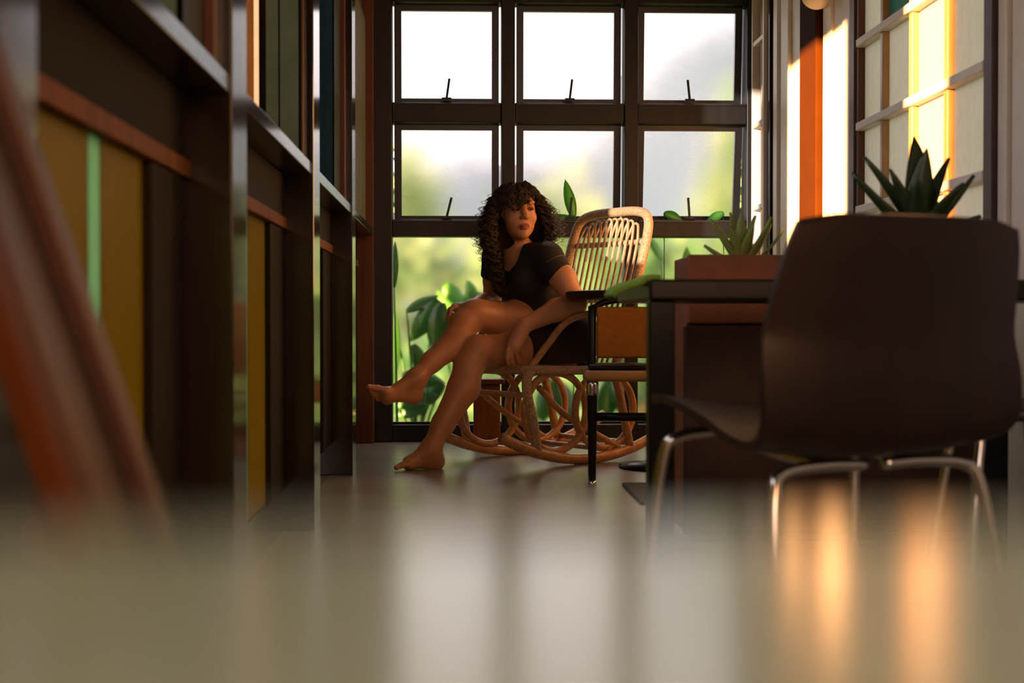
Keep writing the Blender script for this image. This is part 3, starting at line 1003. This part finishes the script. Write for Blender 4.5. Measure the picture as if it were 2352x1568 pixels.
# ------------------------------------------------------------------ dark shell chair, seen from behind
SC = Vector((0.61, 2.45, 0))
sf = Vector((-0.39, 0.92, 0)).normalized()
ss = Vector((sf.y, -sf.x, 0))
sc = thing('shell_chair', tuple(SC), 'dark brown shell chair on chrome legs turned away in right foreground', 'chair')


def sw(a, b, z):
    return SC + sf * a + ss * b + Vector((0, 0, z))


prof = [(0.20, 0.438), (0.19, 0.452), (0.12, 0.450), (0.0, 0.425), (-0.10, 0.398), (-0.175, 0.395), (-0.218, 0.425), (-0.238, 0.50), (-0.245, 0.575), (-0.262, 0.65), (-0.28, 0.72), (-0.293, 0.772)]
hw = [0.19, 0.205, 0.215, 0.225, 0.235, 0.245, 0.255, 0.258, 0.252, 0.242, 0.230, 0.212]
v, f = [], []
nb = 15
path = catmull([(a, z, w) for (a, z), w in zip(prof, hw)], 4)
for q in path:
    a, z, w = q
    for k in range(nb):
        t = -1 + 2 * k / (nb - 1)
        back = min(1, max(0, (z - 0.44) / 0.15))
        lift = 0.02 * t * t * (1 - back)
        wrap = 0.035 * t * t * back
        edge = 1.0
        v.append(sw(a + wrap, w * t, z + lift - (0.012 * max(0, abs(t) - 0.75) / 0.25 if z > 0.765 else 0)))
for i in range(len(path) - 1):
    for k in range(nb - 1):
        f.append((i * nb + k, i * nb + k + 1, (i + 1) * nb + k + 1, (i + 1) * nb + k))
sh = mesh('seat_shell', v, f, M['shell'], sc, True)
md = sh.modifiers.new('thick', 'SOLIDIFY')
md.thickness = 0.014
md.offset = 0
md = sh.modifiers.new('round', 'BEVEL')
md.width = 0.004
md.segments = 2
md = sh.modifiers.new('sub', 'SUBSURF')
md.levels = md.render_levels = 1
for (a, lab) in ((0.13, 'f'), (-0.17, 'r')):
    lean = 0.05 if a > 0 else -0.06
    uz = 0.035 if a > 0 else 0.0
    for sgn in (1, -1):
        tube('leg', [sw(a, 0.02 * sgn, 0.375 + uz), sw(a, 0.10 * sgn, 0.377 + uz), sw(a + lean * 0.1, 0.185 * sgn, 0.368 + uz), sw(a + lean * 0.3, 0.210 * sgn, 0.330 + uz),
                     sw(a + lean * 0.7, 0.225 * sgn, 0.18), sw(a + lean, 0.235 * sgn, 0.008)], 0.0105, M['chrome'], sc, 7, 12)
tube('under_frame', [sw(0.13, -0.09, 0.412), sw(-0.02, -0.09, 0.385), sw(-0.17, -0.09, 0.377)], 0.009, M['chrome'], sc, 5)
tube('under_frame', [sw(0.13, 0.09, 0.412), sw(-0.02, 0.09, 0.385), sw(-0.17, 0.09, 0.377)], 0.009, M['chrome'], sc, 5)

# second shell chair, mostly hidden, on the far side of the first
S2 = Vector((1.02, 2.62, 0))
s2 = thing('stacking_stool', tuple(S2), 'thin legged dark stool hidden behind the shell chair', 'stool')
lathe('seat', [(0.15, 0.0), (0.165, 0.006), (0.165, 0.02), (0.15, 0.028)], S2 + Vector((0, 0, 0.43)), M['shell'], s2, 32)
for k in range(4):
    a = math.pi / 4 + k * math.pi / 2
    d = Vector((math.cos(a), math.sin(a), 0))
    tube('leg', [S2 + d * 0.10 + Vector((0, 0, 0.43)), S2 + d * 0.14 + Vector((0, 0, 0.2)), S2 + d * 0.17 + Vector((0, 0, 0.006))], 0.009, M['chrome'], s2, 5)

# dark mat on the floor under the tables
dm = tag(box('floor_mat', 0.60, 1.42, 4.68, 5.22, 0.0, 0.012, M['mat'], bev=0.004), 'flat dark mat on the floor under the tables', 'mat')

# ------------------------------------------------------------------ sling chair at the left edge
lc = thing('sling_chair', (-0.2, 1.0, 0), 'dark sling chair with slanted red brown rails at left edge', 'chair')


def rail(px1, py1, px2, py2, Y, name='rail'):
    p, q = at(px1, py1, Y), at(px2, py2, Y)
    d = (q - p) / (p.z - q.z)
    top, bot = p - d * (0.92 - p.z), p + d * (p.z - 0.012)
    bm = bmesh.new()
    ax = (bot - top)
    L = ax.length
    z = -ax.normalized()
    y = Vector((0, 1, 0))
    x = y.cross(z).normalized()
    R = Matrix((x, z.cross(x), z)).transposed()
    add_box(bm, (top + bot) / 2, (0.020, 0.03, L), R, 0.003)
    bm_obj(name, bm, M['slingwood'] if Y < 1 else M['cabinet'], lc)
    return top, bot


t1, b1 = rail(0, 735, 140, 1130, 0.92)
t2, b2 = rail(190, 735, 330, 1130, 1.14)
v = []
off = Vector((-0.012, 0, 0))
n_ = 10
for i in range(n_ + 1):
    t = 0.03 + 0.80 * i / n_
    for (tt, bb) in ((t1, b1), (t2, b2)):
        v.append(tt.lerp(bb, t) + off)
f = [(2 * i, 2 * i + 1, 2 * i + 3, 2 * i + 2) for i in range(n_)]
sl = mesh('sling', v, f, M['cabinet'], lc, True)
md = sl.modifiers.new('thick', 'SOLIDIFY')
md.thickness = 0.006
for (p, q) in ((b1, b2), (t1, t2)):
    tube('cross_bar', [p + Vector((0, 0, 0.03)), q + Vector((0, 0, 0.03))] if p is b1 else [p - Vector((0, 0, 0.05)), q - Vector((0, 0, 0.05))], 0.009, M['redwood'], lc, 2)
for b in (b1, b2):
    tube('prop_leg', [b + (t1 - b1) * 0.55, Vector((b.x - 0.30, b.y, 0.01))], 0.010, M['cabinet'], lc, 2)

# ------------------------------------------------------------------ foreground table the camera looks across
ft = thing('foreground_table', (0.1, -0.2, 0), 'pale grey glossy tabletop filling the foreground', 'table')
EY = 0.185
TZ = CAM_Z - EY * (1208 - 735) / FPX
box('tabletop', -0.55, 0.95, -0.72, EY, TZ - 0.03, TZ, M['tabletop'], ft, 0.004, 3)
for (x, y) in ((-0.48, -0.65), (0.88, -0.65), (-0.48, EY - 0.08), (0.88, EY - 0.08)):
    box('leg', x - 0.02, x + 0.02, y - 0.02, y + 0.02, 0, TZ - 0.03, M['chrome'], ft, 0.003)
# ------------------------------------------------------------------ the seated woman
def skin_mat():
    m = bpy.data.materials.new('skin')
    m.use_nodes = True
    nt = m.node_tree
    b = nt.nodes['Principled BSDF']
    at_ = nt.nodes.new('ShaderNodeAttribute')
    at_.attribute_name = 'tint'
    nz = nt.nodes.new('ShaderNodeTexNoise')
    nz.inputs['Scale'].default_value = 28
    mx = nt.nodes.new('ShaderNodeMix')
    mx.data_type = 'RGBA'
    mx.blend_type = 'MULTIPLY'
    mx.inputs['Factor'].default_value = 0.25
    nt.links.new(at_.outputs['Color'], mx.inputs[6])
    nt.links.new(nz.outputs['Color'], mx.inputs[7])
    nt.links.new(mx.outputs[2], b.inputs['Base Color'])
    b.inputs['Roughness'].default_value = 0.42
    b.inputs['Subsurface Weight'].default_value = 0.12
    b.inputs['Subsurface Radius'].default_value = (0.012, 0.005, 0.002)
    b.inputs['Subsurface Scale'].default_value = 0.6
    return m


M['skin'] = skin_mat()
M['hair'] = mat('dark brown curls', (0.050, 0.028, 0.012), 0.36, var=0.4, scale=60)
M['hair_base'] = mat('dark hair roots', (0.020, 0.012, 0.006), 0.95, spec=0.0)
M['dress'] = mat('black jersey', (0.011, 0.010, 0.009), 0.85, scale=60, var=0.2)
M['skirt'] = mat('black cloth with red pattern', (0.010, 0.008, 0.008), 0.8, scale=26, var=0.1, col2=(0.035, 0.010, 0.008))
M['lace'] = mat('tan stitched trim', (0.16, 0.10, 0.05), 0.7)
M['eye'] = mat('dark eye', (0.012, 0.008, 0.006), 0.2)
M['brow'] = mat('eyebrow hair', (0.018, 0.010, 0.006), 0.7)
M['nail'] = mat('toenail', (0.62, 0.40, 0.30), 0.25)


def n3(v):
    return np.array(v, float)


def A(px, py, Y):
    return n3(at(px, py, Y))


person = thing('person', (0.25, 6.1, 0), 'woman in black dress sitting cross-legged in the rattan rocking chair', 'person')

BODY = Field((-0.46, 5.58, -0.004), (0.66, 6.56, 1.26), 0.0036)
# frame of the torso
sh_n, sh_f = A(1258, 592, 6.08), A(1142, 592, 6.34)
lat = sh_n - sh_f
lat[2] = 0
lat /= np.linalg.norm(lat)
fwd = np.array([-lat[1], lat[0], 0.0])
if fwd[0] > 0:
    fwd = -fwd
upv = np.array([0, 0, 1.0])


def frame(up):
    up = n3(up) / np.linalg.norm(up)
    l = lat - up * (lat @ up)
    l /= np.linalg.norm(l)
    f = np.cross(up, l)
    return np.stack([l, f, up], 1)


pel = A(1296, 792, 6.26)
wai = A(1238, 712, 6.25)
che = A(1205, 640, 6.22)
nck = A(1190, 578, 6.21)
Rt = frame(nck - wai)
Rp = frame(wai - pel)


def torso(F, g=0.0, k=0.04):
    F.ell(pel, (0.165 + g, 0.125 + g, 0.13 + g), Rp, k)
    F.ell((pel + wai) / 2, (0.135 + g, 0.105 + g, 0.12 + g), Rp, k)
    F.ell(wai, (0.120 + g, 0.090 + g, 0.11 + g), Rt, k)
    F.ell(che, (0.138 + g, 0.098 + g, 0.125 + g), Rt, k)
    F.ell(che + upv * 0.07, (0.130 + g, 0.075 + g, 0.06 + g), Rt, k)
    for s in (1, -1):
        F.ell(che + Rt[:, 0] * 0.062 * s + fwd * 0.068 - upv * 0.012, (0.052 + g, 0.046 + g, 0.054 + g), Rt, 0.03)
    for shd in (sh_n, sh_f):
        F.cap(nck - upv * 0.018, shd + upv * 0.004, 0.045 + g, 0.05 + g, k)


torso(BODY)
# head frame
hc = A(1189, 486, 6.13)
Fh = n3((0.27, -0.955, -0.05))
Fh /= np.linalg.norm(Fh)
Uh = n3((-0.075, 0.0, 1.0))
Uh -= Fh * (Uh @ Fh)
Uh /= np.linalg.norm(Uh)
Vh = np.cross(Uh, Fh) * -1.0
if Vh[0] < 0:
    Vh = -Vh
RH = np.stack([Vh, Fh, Uh], 1)


def H(v, f, u):
    return hc + RH @ n3((v, f, u))


BODY.chain([nck - upv * 0.03, nck + upv * 0.035, H(0, -0.02, -0.07)], [0.060, 0.052, 0.050], 0.03)
BODY.ell(H(0, -0.018, 0.028), (0.073, 0.090, 0.084), RH, 0.02)         # cranium
BODY.ell(H(0, 0.026, -0.022), (0.066, 0.058, 0.085), RH, 0.03)          # face
BODY.ell(H(0, 0.030, -0.068), (0.050, 0.048, 0.045), RH, 0.025)         # jaw
BODY.ell(H(0, 0.060, -0.098), (0.020, 0.018, 0.016), RH, 0.022)         # chin
for s in (1, -1):
    BODY.ell(H(0.040 * s, 0.052, -0.028), (0.024, 0.022, 0.022), RH, 0.02)   # cheek
    BODY.ell(H(0.030 * s, 0.074, 0.036), (0.026, 0.012, 0.010), RH, 0.014)   # brow
    BODY.ell(H(0.031 * s, 0.098, 0.010), (0.021, 0.018, 0.0125), RH, 0.012, 'sub')
    BODY.ell(H(0.031 * s, 0.072, 0.010), (0.0165, 0.0135, 0.012), RH, 0.004)  # eyelid
    BODY.ell(H(0.071 * s, -0.012, -0.004), (0.010, 0.018, 0.030), RH, 0.008)
BODY.chain([H(0, 0.078, 0.028), H(0, 0.094, 0.0), H(0, 0.106, -0.020)], [0.010, 0.0105, 0.013], 0.012)
for s in (1, -1):
    BODY.ell(H(0.0125 * s, 0.094, -0.027), (0.009, 0.011, 0.0085), RH, 0.006)
BODY.cap(H(-0.022, 0.079, -0.063), H(0.022, 0.079, -0.063), 0.0035, 0.0035, 0.006)
BODY.ell(H(0, 0.088, -0.058), (0.023, 0.009, 0.0055), RH, 0.004)
BODY.ell(H(0, 0.087, -0.071), (0.020, 0.010, 0.0068), RH, 0.004)
BODY.cap(H(-0.021, 0.0955, -0.0645), H(0.021, 0.0955, -0.0645), 0.0018, 0.0018, 0.003, 'sub')

# near arm on the armrest, hand hanging over its front
elb = A(1322, 694, 6.00)
wri = A(1204, 748, 5.86)
BODY.chain([sh_n, (sh_n * .5 + elb * .5) + n3((0.006, -0.005, 0.004)), elb], [0.056, 0.054, 0.044], 0.025)
BODY.chain([elb, elb * .62 + wri * .38 + upv * 0.004, wri], [0.045, 0.047, 0.030], 0.02)
kn = A(1182, 794, 5.835)
BODY.cap(wri, kn * .5 + wri * .5, 0.028, 0.031, 0.02, flat=((0.2, 0.9, 0), 1.35))
BODY.cap(kn * .5 + wri * .5, kn, 0.033, 0.031, 0.015, flat=((0.2, 0.9, 0), 1.5))
hand_x = n3((0.80, 0.35, 0.40))
hand_x /= np.linalg.norm(hand_x)
for i, (off, L, dr) in enumerate(((-0.030, 0.068, (-0.10, 0.02, -1)), (-0.010, 0.078, (-0.06, 0.05, -1)), (0.010, 0.074, (0.02, 0.07, -1)), (0.030, 0.058, (0.10, 0.08, -1)))):
    d = n3(dr) / np.linalg.norm(dr)
    b = kn + hand_x * off + n3((-0.002, 0, -0.004))
    p1 = b + d * L * 0.45
    d2 = d + n3((0.22, 0.35, 0))
    d2 /= np.linalg.norm(d2)
    p2 = p1 + d2 * L * 0.33
    d3 = d2 + n3((0.2, 0.35, 0.05))
    d3 /= np.linalg.norm(d3)
    p3 = p2 + d3 * L * 0.25
    BODY.chain([b, p1, p2, p3], [0.0098, 0.0088, 0.0080, 0.0068], 0.004)
tb_ = wri * .6 + kn * .4 + hand_x * -0.024 + n3((0, 0.012, 0))
BODY.chain([tb_, tb_ + n3((-0.014, 0.016, -0.026)), tb_ + n3((-0.012, 0.018, -0.056))], [0.013, 0.0105, 0.008], 0.006)

# far arm, its hand resting on the raised knee
elf = A(1128, 690, 6.40)
wrf = A(1078, 705, 6.16)
knf = A(1052, 706, 6.08)
BODY.chain([sh_f, (sh_f + elf) / 2, elf], [0.052, 0.046, 0.038], 0.025)
BODY.chain([elf, elf * .6 + wrf * .4, wrf], [0.038, 0.038, 0.027], 0.02)
BODY.cap(wrf, knf, 0.026, 0.032, 0.015, flat=((0, 0, 1), 1.4))
for i in range(4):
    b = knf + n3((-0.012 - 0.002 * i, -0.030 + 0.019 * i, 0.004))
    L = (0.062, 0.072, 0.068, 0.054)[i]
    BODY.chain([b, b + n3((-0.018, -0.004, -0.012)) * L / 0.06, b + n3((-0.024, -0.006, -0.045)) * L / 0.06, b + n3((-0.016, -0.006, -0.072)) * L / 0.06], [0.0100, 0.0092, 0.0082, 0.007], 0.004)
BODY.chain([wrf + n3((0, -0.025, 0)), wrf + n3((-0.02, -0.045, -0.012)), wrf + n3((-0.045, -0.05, -0.02))], [0.013, 0.011, 0.0085], 0.006)

# crossed (upper) leg
hpA, knA, anA = A(1270, 766, 6.32), A(1092, 722, 6.06), A(957, 868, 5.87)
BODY.chain([hpA, hpA * .5 + knA * .5 + upv * 0.008, knA], [0.094, 0.090, 0.066], 0.03)
BODY.chain([knA, knA * .82 + anA * .18 + n3((-0.004, 0, 0.004)), knA * .62 + anA * .38 + n3((0.012, 0, -0.014)), knA * .25 + anA * .75, anA],
           [0.064, 0.059, 0.062, 0.043, 0.033], 0.02)


def foot(F, ankle, heel, ball, toe, side, up, s=1.0):
    side = n3(side) / np.linalg.norm(side)
    up = n3(up) / np.linalg.norm(up)
    F.ell(heel, (0.030 * s, 0.030 * s, 0.030 * s), None, 0.03)
    F.cap(ankle, heel, 0.032, 0.028, 0.03)
    F.cap(ankle - up * 0.004, ball + up * 0.008, 0.034, 0.022, 0.035)
    F.cap(heel, ball + side * 0.008, 0.026, 0.022, 0.03)
    F.cap(ball - side * 0.022, ball + side * 0.024, 0.020, 0.018, 0.02)
    d = toe - ball
    L = np.linalg.norm(d)
    d = d / L
    tips = []
    for i, (o, r, l) in enumerate(((-0.026, 0.0125, 1.0), (-0.007, 0.0088, 0.97), (0.008, 0.0084, 0.88), (0.0215, 0.0080, 0.76), (0.0335, 0.0078, 0.62))):
        b = ball + side * o
        t = b + d * L * l
        F.chain([b, (b + t) / 2 + up * 0.005, t], [r * 1.1, r, r * 0.92], 0.006)
        tips.append((t, r))
    return tips


toeA = A(850, 900, 5.80)
ballA = A(888, 908, 5.815)
heelA = A(950, 908, 5.88)
tipsA = foot(BODY, anA, heelA, ballA, toeA, (0.05, 0.62, -0.78), (0.15, 0.75, 0.62))
# standing leg
hpB, knB, anB = A(1285, 812, 6.19), A(1100, 806, 5.95), A(990, 1030, 5.83)
anB[2] = 0.085
BODY.chain([hpB, hpB * .5 + knB * .5, knB], [0.092, 0.086, 0.066], 0.03)
BODY.chain([knB, knB * .85 + anB * .15 + n3((-0.012, 0, 0)), knB * .62 + anB * .38 + n3((0.012, 0, 0)), knB * .25 + anB * .75, anB],
           [0.065, 0.061, 0.066, 0.047, 0.036], 0.02)
heelB = anB + n3((0.018, 0.012, 0))
heelB[2] = 0.031
ballB = A(940, 1070, 5.80)
ballB[2] = 0.024
toeB = A(913, 1072, 5.785)
toeB[2] = 0.014
tipsB = foot(BODY, anB, heelB, ballB, toeB, (0.10, 0.99, 0), (0, 0, 1))
V, F = BODY.surface()
body = np_mesh('body', V, F, M['skin'], person)
# skin tint with lips
L = (V - hc) @ RH
col = np.tile(np.array([0.62, 0.275, 0.125, 1.0]), (len(V), 1))
lip = (np.abs(L[:, 0]) < 0.025) & (L[:, 1] > 0.074) & (((L[:, 2] + 0.0645) / 0.0125) ** 2 + (L[:, 0] / 0.025) ** 2 < 1)
col[lip] = (0.42, 0.12, 0.065, 1)
lid = np.zeros(len(V), bool)
for s in (1, -1):
    lid |= (((L[:, 0] - 0.031 * s) / 0.018) ** 2 + ((L[:, 2] - 0.013) / 0.012) ** 2 < 1) & (L[:, 1] > 0.06)
col[lid] = (0.44, 0.18, 0.08, 1)
ca = body.data.color_attributes.new('tint', 'FLOAT_COLOR', 'POINT')
ca.data.foreach_set('color', col.astype(np.float32).ravel())
del BODY

# eyes, lashes, brows, toenails
for s in (1, -1):
    bm = bmesh.new()
    Mx = Matrix.Translation(Vector(H(0.031 * s + 0.003, 0.0800, 0.0075))) @ Matrix([list(r) for r in RH]).to_4x4() @ Matrix.Diagonal((0.0125, 0.0062, 0.0042, 1))
    bmesh.ops.create_uvsphere(bm, u_segments=14, v_segments=8, radius=1, matrix=Mx)
    bm_obj('eye', bm, M['eye'], person, True)
    tube('eyelash', [H((0.031 - 0.017) * s, 0.078, 0.008), H((0.031 - 0.006) * s, 0.0865, 0.0125), H((0.031 + 0.007) * s, 0.085, 0.0125), H((0.031 + 0.0185) * s, 0.073, 0.006)],
         0.0017, M['eye'], person, 5, 6)
    tube('eyebrow', [H(0.013 * s, 0.0875, 0.034), H(0.026 * s, 0.0865, 0.0405), H(0.040 * s, 0.078, 0.041), H(0.050 * s, 0.068, 0.034)], 0.0030, M['brow'], person, 5, 6)
for (tips, dr) in ((tipsA, toeA - ballA), (tipsB, toeB - ballB)):
    for i, (t, r) in enumerate(tips[:2]):
        d = dr / np.linalg.norm(dr)
        bm = bmesh.new()
        n_up = n3((0.1, -0.5, 0.7)) if i >= 0 else upv
        n_up = n_up - d * (n_up @ d)
        n_up /= np.linalg.norm(n_up)
        Rn = Matrix([list(r_) for r_ in np.stack([d, np.cross(n_up, d), n_up], 1)])
        bmesh.ops.create_uvsphere(bm, u_segments=10, v_segments=6, radius=1, matrix=Matrix.Translation(Vector(t + d * r * 0.25 + n_up * r * 0.72)) @ Rn.to_4x4() @ Matrix.Diagonal((r * 0.55, r * 0.55, r * 0.25, 1)))
        bm_obj('toenail', bm, M['nail'], person, True)

# dress: jersey top with cap sleeves, short skirt
D = Field((-0.05, 5.85, 0.36), (0.62, 6.56, 1.06), 0.0042)
torso(D, 0.010)
for shd, el, t in ((sh_n, elb, 0.34), (sh_f, elf, 0.36)):
    D.cap(shd, shd * (1 - t) + el * t, 0.064, 0.064, 0.03)
dn = (elb - sh_n) / np.linalg.norm(elb - sh_n)
D.cap(sh_n * 0.64 + elb * 0.36 + dn * 0.055, elb, 0.068, 0.06, 0.004, 'sub')
df = (elf - sh_f) / np.linalg.norm(elf - sh_f)
D.cap(sh_f * 0.60 + elf * 0.40 + df * 0.055, elf, 0.07, 0.06, 0.004, 'sub')
# scoop neck
D.ell(nck + fwd * 0.105 + upv * 0.015 + lat * 0.012, (0.068, 0.12, 0.108), Rt, 0.01, 'sub')
D.ell(nck + upv * 0.075, (0.088, 0.085, 0.075), Rt, 0.01, 'sub')
D.ell(pel + n3((0, 0, -0.25)), (0.3, 0.3, 0.12), None, 0.01, 'sub')
V2, F2 = D.surface()
np_mesh('dress_top', V2, F2, M['dress'], person)
S = Field((-0.05, 5.80, 0.34), (0.64, 6.56, 0.82), 0.0042)
S.ell(pel, (0.182, 0.145, 0.142), Rp, 0.03)
S.ell((pel + wai) / 2, (0.142, 0.114, 0.12), Rp, 0.03)
tA, tB = 0.42, 0.40
S.cap(hpA, hpA * (1 - tA) + knA * tA, 0.104, 0.096, 0.03)
S.cap(hpB, hpB * (1 - tB) + knB * tB, 0.106, 0.104, 0.03)
S.cap(hpB + n3((0, -0.02, -0.03)), hpB * 0.72 + knB * 0.28 + n3((0.02, -0.03, -0.05)), 0.095, 0.09, 0.03)
for (hp, kk, t, rr) in ((hpA, knA, tA, 0.11), (hpB, knB, tB, 0.12)):
    dd = (kk - hp) / np.linalg.norm(kk - hp)
    S.cap(hp * (1 - t) + kk * t + dd * (rr + 0.0), kk + dd * 0.1, rr, rr, 0.004, 'sub')
V3, F3 = S.surface()
V3[:, 2] = np.maximum(V3[:, 2], 0.424)
np_mesh('skirt', V3, F3, M['skirt'], person)
# stitched trim across the near sleeve
for t in (0.02, 0.16):
    c = sh_n * (1 - t) + elb * t
    e1 = np.cross(dn, upv)
    e1 /= np.linalg.norm(e1)
    e2 = np.cross(e1, dn)
    pts = [c + (math.cos(a) * e1 + math.sin(a) * e2) * 0.0655 for a in np.linspace(0.2, 2.9, 9)]
    tube('sleeve_trim', [Vector(p) for p in pts], 0.0022, M['lace'], person, 4, 5)

# hair: a dark cap and many curled strands
K = Field((-0.02, 5.9, 0.66), (0.50, 6.45, 1.26), 0.0045)
K.ell(H(0, -0.030, 0.036), (0.083, 0.092, 0.086), RH, 0.02)
K.ell(H(0, -0.055, -0.06), (0.098, 0.065, 0.11), RH, 0.04)
for s, (lo_, r0, r1) in ((-1, (-0.30, 0.052, 0.030)), (1, (-0.13, 0.050, 0.045))):
    K.chain([H(0.078 * s, -0.040, 0.03), H(0.095 * s, -0.035, -0.08), H((0.105 if s > 0 else 0.085) * s, -0.04 if s > 0 else -0.02, lo_)], [0.030, r0 * 0.62, r1 * 0.5], 0.03)
K.ell(H(0, 0.080, -0.035), (0.069, 0.075, 0.092), RH, 0.012, 'sub')
V4, F4 = K.surface()
hair = np_mesh('hair', V4, F4, M['hair_base'], person)


def hair_r(u):
    return float(np.interp(u, [-0.40, -0.32, -0.22, -0.12, -0.05, 0.0, 0.05, 0.09, 0.125, 0.14], [0.10, 0.115, 0.135, 0.165, 0.158, 0.142, 0.120, 0.092, 0.05, 0.0]))


verts, faces = [], []
SD = 3


def strand(path, r0, r1):
    n = len(path)
    P = np.array(path)
    T = np.gradient(P, axis=0)
    T /= np.maximum(np.linalg.norm(T, axis=1), 1e-9)[:, None]
    ref = np.array([0.3, 0.8, 0.2])
    S_ = np.cross(T, ref)
    S_ /= np.maximum(np.linalg.norm(S_, axis=1), 1e-9)[:, None]
    B = np.cross(T, S_)
    b0 = len(verts)
    for i in range(n):
        r = r0 + (r1 - r0) * i / (n - 1)
        for k in range(SD):
            a = 2 * math.pi * k / SD
            verts.append(P[i] + (S_[i] * math.cos(a) + B[i] * math.sin(a)) * r)
    for i in range(n - 1):
        for k in range(SD):
            l = (k + 1) % SD
            faces.append((b0 + i * SD + k, b0 + i * SD + l, b0 + (i + 1) * SD + l, b0 + (i + 1) * SD + k))


NLOCK = 330
for q in range(NLOCK):
    phi = rng.uniform(-math.pi, math.pi)           # 0 = front, + = viewer's right
    bang = abs(phi) < 0.95
    depth = rng.uniform(0.66, 1.0) ** 0.7
    u0 = rng.uniform(0.04, 0.125)
    if bang:
        u0 = rng.uniform(0.085, 0.128)
        u1 = rng.uniform(0.014, 0.060) if phi < 0.15 else rng.uniform(0.048, 0.085)
    elif phi < 0:
        u1 = rng.uniform(-0.37, -0.12) if rng.random() < 0.75 else rng.uniform(-0.12, -0.02)
        if phi < -2.3:
            u1 = max(u1, rng.uniform(-0.24, -0.15))
    else:
        u1 = rng.uniform(-0.17, -0.05)
    cr0 = rng.uniform(0.007, 0.014) * (0.6 if bang else 1)
    wl0 = rng.uniform(0.030, 0.048)
    ph0 = rng.uniform(0, 6.28)
    drift = rng.normal(0, 0.12)
    hand = 1 if rng.random() < 0.5 else -1
    for m_ in range(7):
        loose = m_ == 6
        frizz = 1.0 + (rng.uniform(0.04, 0.34) if loose else 0)
        cr = cr0 * (1 + rng.normal(0, 0.12)) * (1.3 if loose else 1)
        ph = ph0 + rng.normal(0, 0.30)
        wl_ = wl0 * (rng.uniform(0.6, 1.2) if loose else 1)
        e1 = u1 + rng.normal(0, 0.008)
        nseg = max(10, int((u0 - e1) / 0.0062))
        du, dv, dw_ = rng.normal(0, 0.0022, 3)
        path = []
        for i in range(nseg + 1):
            t = i / nseg
            u = u0 + (e1 - u0) * t
            R = hair_r(u) * depth * (1 + (frizz - 1) * min(1, t * 2))
            if bang:
                R = min(hair_r(u), 0.108 + 0.012 * t) * (0.86 + 0.14 * depth)
            if phi < 0 and u < -0.18:              # long locks gather over the far shoulder and chest
                R *= 1.0 + 0.15 * (u + 0.18)
            f_ = phi + drift * t
            if not bang and abs(f_) < 1.15:
                f_ = math.copysign(1.15, f_)
            w = hand * 2 * math.pi * (u0 - u) / wl_ + ph
            env = min(1, t * 3)
            v_ = R * math.sin(f_) + cr * env * math.cos(w) + dv
            fz = R * math.cos(f_) * 0.92 - 0.018 + cr * env * math.sin(w) + (0.006 if bang else 0) + dw_
            path.append(H(v_, fz, u + du))
        strand(path, rng.uniform(0.0016, 0.0028) * (0.45 if loose else 1), 0.0007)
np_mesh('curl', np.array(verts), np.array(faces), M['hair'], hair)
bpy.data.objects['curl']['kind'] = 'stuff'
